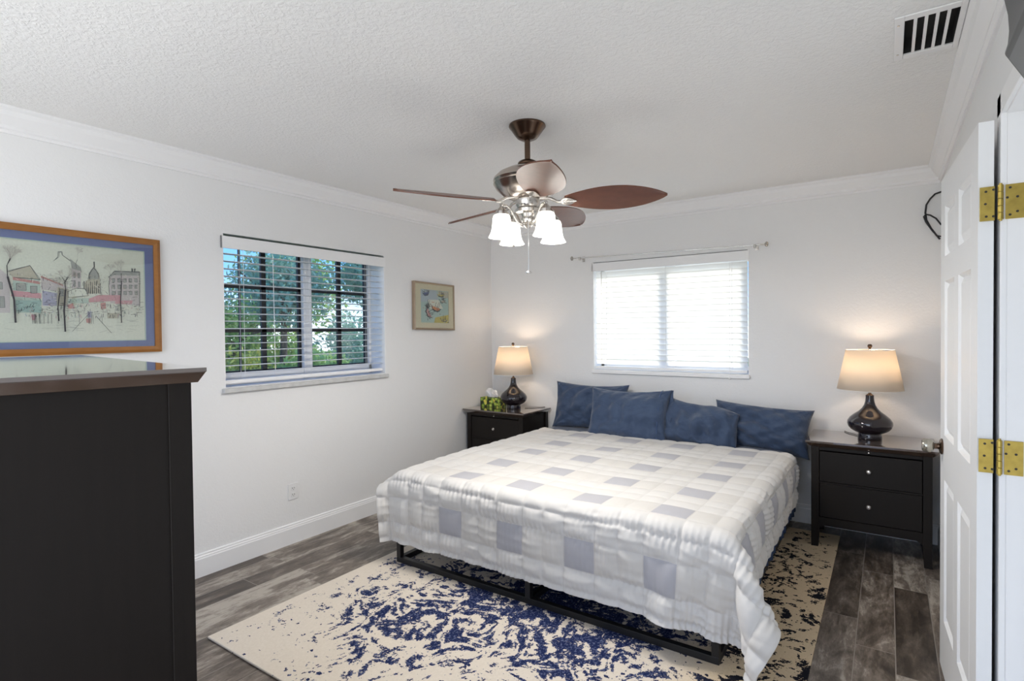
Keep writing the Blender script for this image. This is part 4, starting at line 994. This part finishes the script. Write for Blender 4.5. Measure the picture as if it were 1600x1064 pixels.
    for (dx_, dy_, ln_, kn) in ((0.0, -.030, .405, .012), (-.075, -.05, .270, .008)):
        x_ = dx_*math.cos(yaw)-dy_*math.sin(yaw); y_ = dx_*math.sin(yaw)+dy_*math.cos(yaw)
        top = zb-.060 if dx_ == 0 else zb-.050
        c_ = MB().tube([(x_*.8, y_*.8, top), (x_, y_, top-.02), (x_, y_, zb-ln_+.14)] if False else [(x_, y_, top), (x_, y_, zb-ln_+.05)], .0016, 6)
        c_.lathe([(0, .010), (kn*.4, .008), (kn*1.25, .002), (kn*1.25, -.003), (kn*.4, -.008), (0, -.009)], 16, (x_, y_, zb-ln_+.045)); c_.build('pull_chain', 'chrome' if dx_ == 0 else 'nickel', r)
fan()
zbw = H-.388
for k in range(4):
    th = yaw+math.radians(32+90*k)
    light('fan_bulb_light', 'POINT', (FX+.157*math.cos(th), FY+.157*math.sin(th), zbw-.172), 22, (1, .95, .88), .03)

# ---------------------------------------------------------------- outside
def leafmat(n, a, b):
    m = NT(n); nn = m.noise(m.geo(), 3, 3); m.set(Base_Color=m.mix(nn, a, b), Roughness=.6)
    t = m.n('ShaderNodeBsdfTranslucent'); t.inputs[0].default_value = (*b, 1); x = m.n('ShaderNodeMixShader'); x.inputs[0].default_value = .35
    m.l(m.b.outputs[0], x.inputs[1]); m.l(t.outputs[0], x.inputs[2]); m.l(x.outputs[0], m.out.inputs[0]); MT[n] = m.m
leafmat('leaf_green', (.12, .26, .07), (.36, .52, .15)); leafmat('leaf_blue_green', (.14, .29, .22), (.38, .58, .44)); leafmat('leaf_yellow', (.16, .24, .04), (.45, .48, .10)); leafmat('grass', (.08, .14, .03), (.2, .28, .08))
MT['bark'] = pmat('bark', (.10, .075, .055), .9, var=.3, scale=8)
MT['ext'] = pmat('exterior_stucco', (.62, .60, .56), .85, scale=5)
g = MB().box(-40, -TW-.01, -30, 30, -.5, -.3).build('ground', 'grass', smooth=False); struct(g, 'green lawn outside the left window', 'lawn')
def tree(name, x, y, h, cr_, seed, mat, label, nl=2600, zc=None, sq=.8, cat='tree'):
    rs = np.random.RandomState(seed); r = thing(name, (x, y, -.3), label, cat, None)
    mb = MB(); zc = h-cr_*sq if zc is None else zc
    if cat == 'tree':
        mb.tube([(0, 0, 0), (.05, .03, zc*.5), (0, .1, zc)], .11, 10, r1=.06)
        for k in range(6):
            a = rs.uniform(0, 2*PI); q = rs.uniform(.5, .9)*cr_; mb.tube([(0, .08, zc*.75), (q*.5*math.cos(a), q*.5*math.sin(a), zc+.1*cr_), (q*math.cos(a), q*math.sin(a), zc+rs.uniform(.1, .6)*cr_)], .035, 6, r1=.012)
        mb.build('trunk', 'bark', r)
    if cat == 'bush':
        for k in range(7):
            a = 2*PI*k/7; mb.tube([(0, 0, 0), (.12*math.cos(a), .12*math.sin(a), zc*.5), (.35*cr_*math.cos(a), .35*cr_*math.sin(a), zc)], .02, 6, r1=.008)
        mb.build('stem', 'bark', r)
    nb = 26; C_ = rs.normal(0, 1, (nb, 3)); C_ /= np.linalg.norm(C_, axis=1)[:, None]; C_ *= rs.uniform(.35, .85, (nb, 1))*cr_; C_[:, 2] = C_[:, 2]*sq+zc
    ci_ = rs.randint(0, nb, nl); d_ = rs.normal(0, 1, (nl, 3)); d_ /= np.linalg.norm(d_, axis=1)[:, None]; p = C_[ci_]+d_*rs.uniform(.5, 1, (nl, 1))*cr_*.36
    p[:, 2] = np.maximum(p[:, 2], .02)
    u = rs.normal(0, 1, (nl, 3)); u /= np.linalg.norm(u, axis=1)[:, None]; v2 = np.cross(u, rs.normal(0, 1, (nl, 3))); v2 /= np.linalg.norm(v2, axis=1)[:, None]
    sz = rs.uniform(.05, .10, (nl, 1))*(cr_/1.5)**.5
    vs = np.stack([p-u*sz, p+v2*sz*.45, p+u*sz, p-v2*sz*.45], 1).reshape(-1, 3); f_ = np.arange(nl*4).reshape(-1, 4)
    me = bpy.data.meshes.new('foliage'); me.from_pydata(vs.tolist(), [], f_.tolist()); me.materials.append(MT[mat]); o = bpy.data.objects.new('foliage', me); COL.objects.link(o); o.parent = r
tree('tree', -8.8, 2.0, 2.5, 1.15, 2, 'leaf_green', 'low green tree under the blue sky at the left of the left window', 3600)
tree('tree', -9.4, 3.7, 3.9, 1.45, 1, 'leaf_blue_green', 'blue green tree seen beside the middle post of the left window', 4600)
tree('tree', -8.3, 6.1, 4.4, 1.5, 3, 'leaf_blue_green', 'tall tree farthest to the right beyond the left window', 4600)
tree('tree', -16.5, 3.2, 3.0, 1.7, 4, 'leaf_blue_green', 'distant tree behind the low green tree outside the left window', 3600)
tree('tree', -14.0, 7.2, 5.2, 2.4, 8, 'leaf_green', 'distant tall tree behind the others outside the left window', 3600)
tree('bush', -5.2, .35, 1.55, .62, 5, 'leaf_yellow', 'yellow green bush close outside the left window', 2200, zc=.95, cat='bush')
tree('bush', -5.8, 2.0, 1.65, .75, 6, 'leaf_green', 'green bush outside the right half of the left window', 2600, zc=.9, cat='bush')
for k, (x, y, hh, lab) in enumerate(((-11.5, 4.6, 2.2, 'green shrub filling the gap behind the middle trees outside the left window'), (-11.0, 7.4, 2.3, 'green shrub beyond the farthest tree trunk outside the left window'), (-12.5, 1.6, 2.0, 'green shrub in the distance at the lower left outside the left window'))):
    tree('bush', x, y, hh, 1.5, 20+k, 'leaf_blue_green' if k == 1 else 'leaf_green', lab, 3600, zc=1.0, cat='bush')
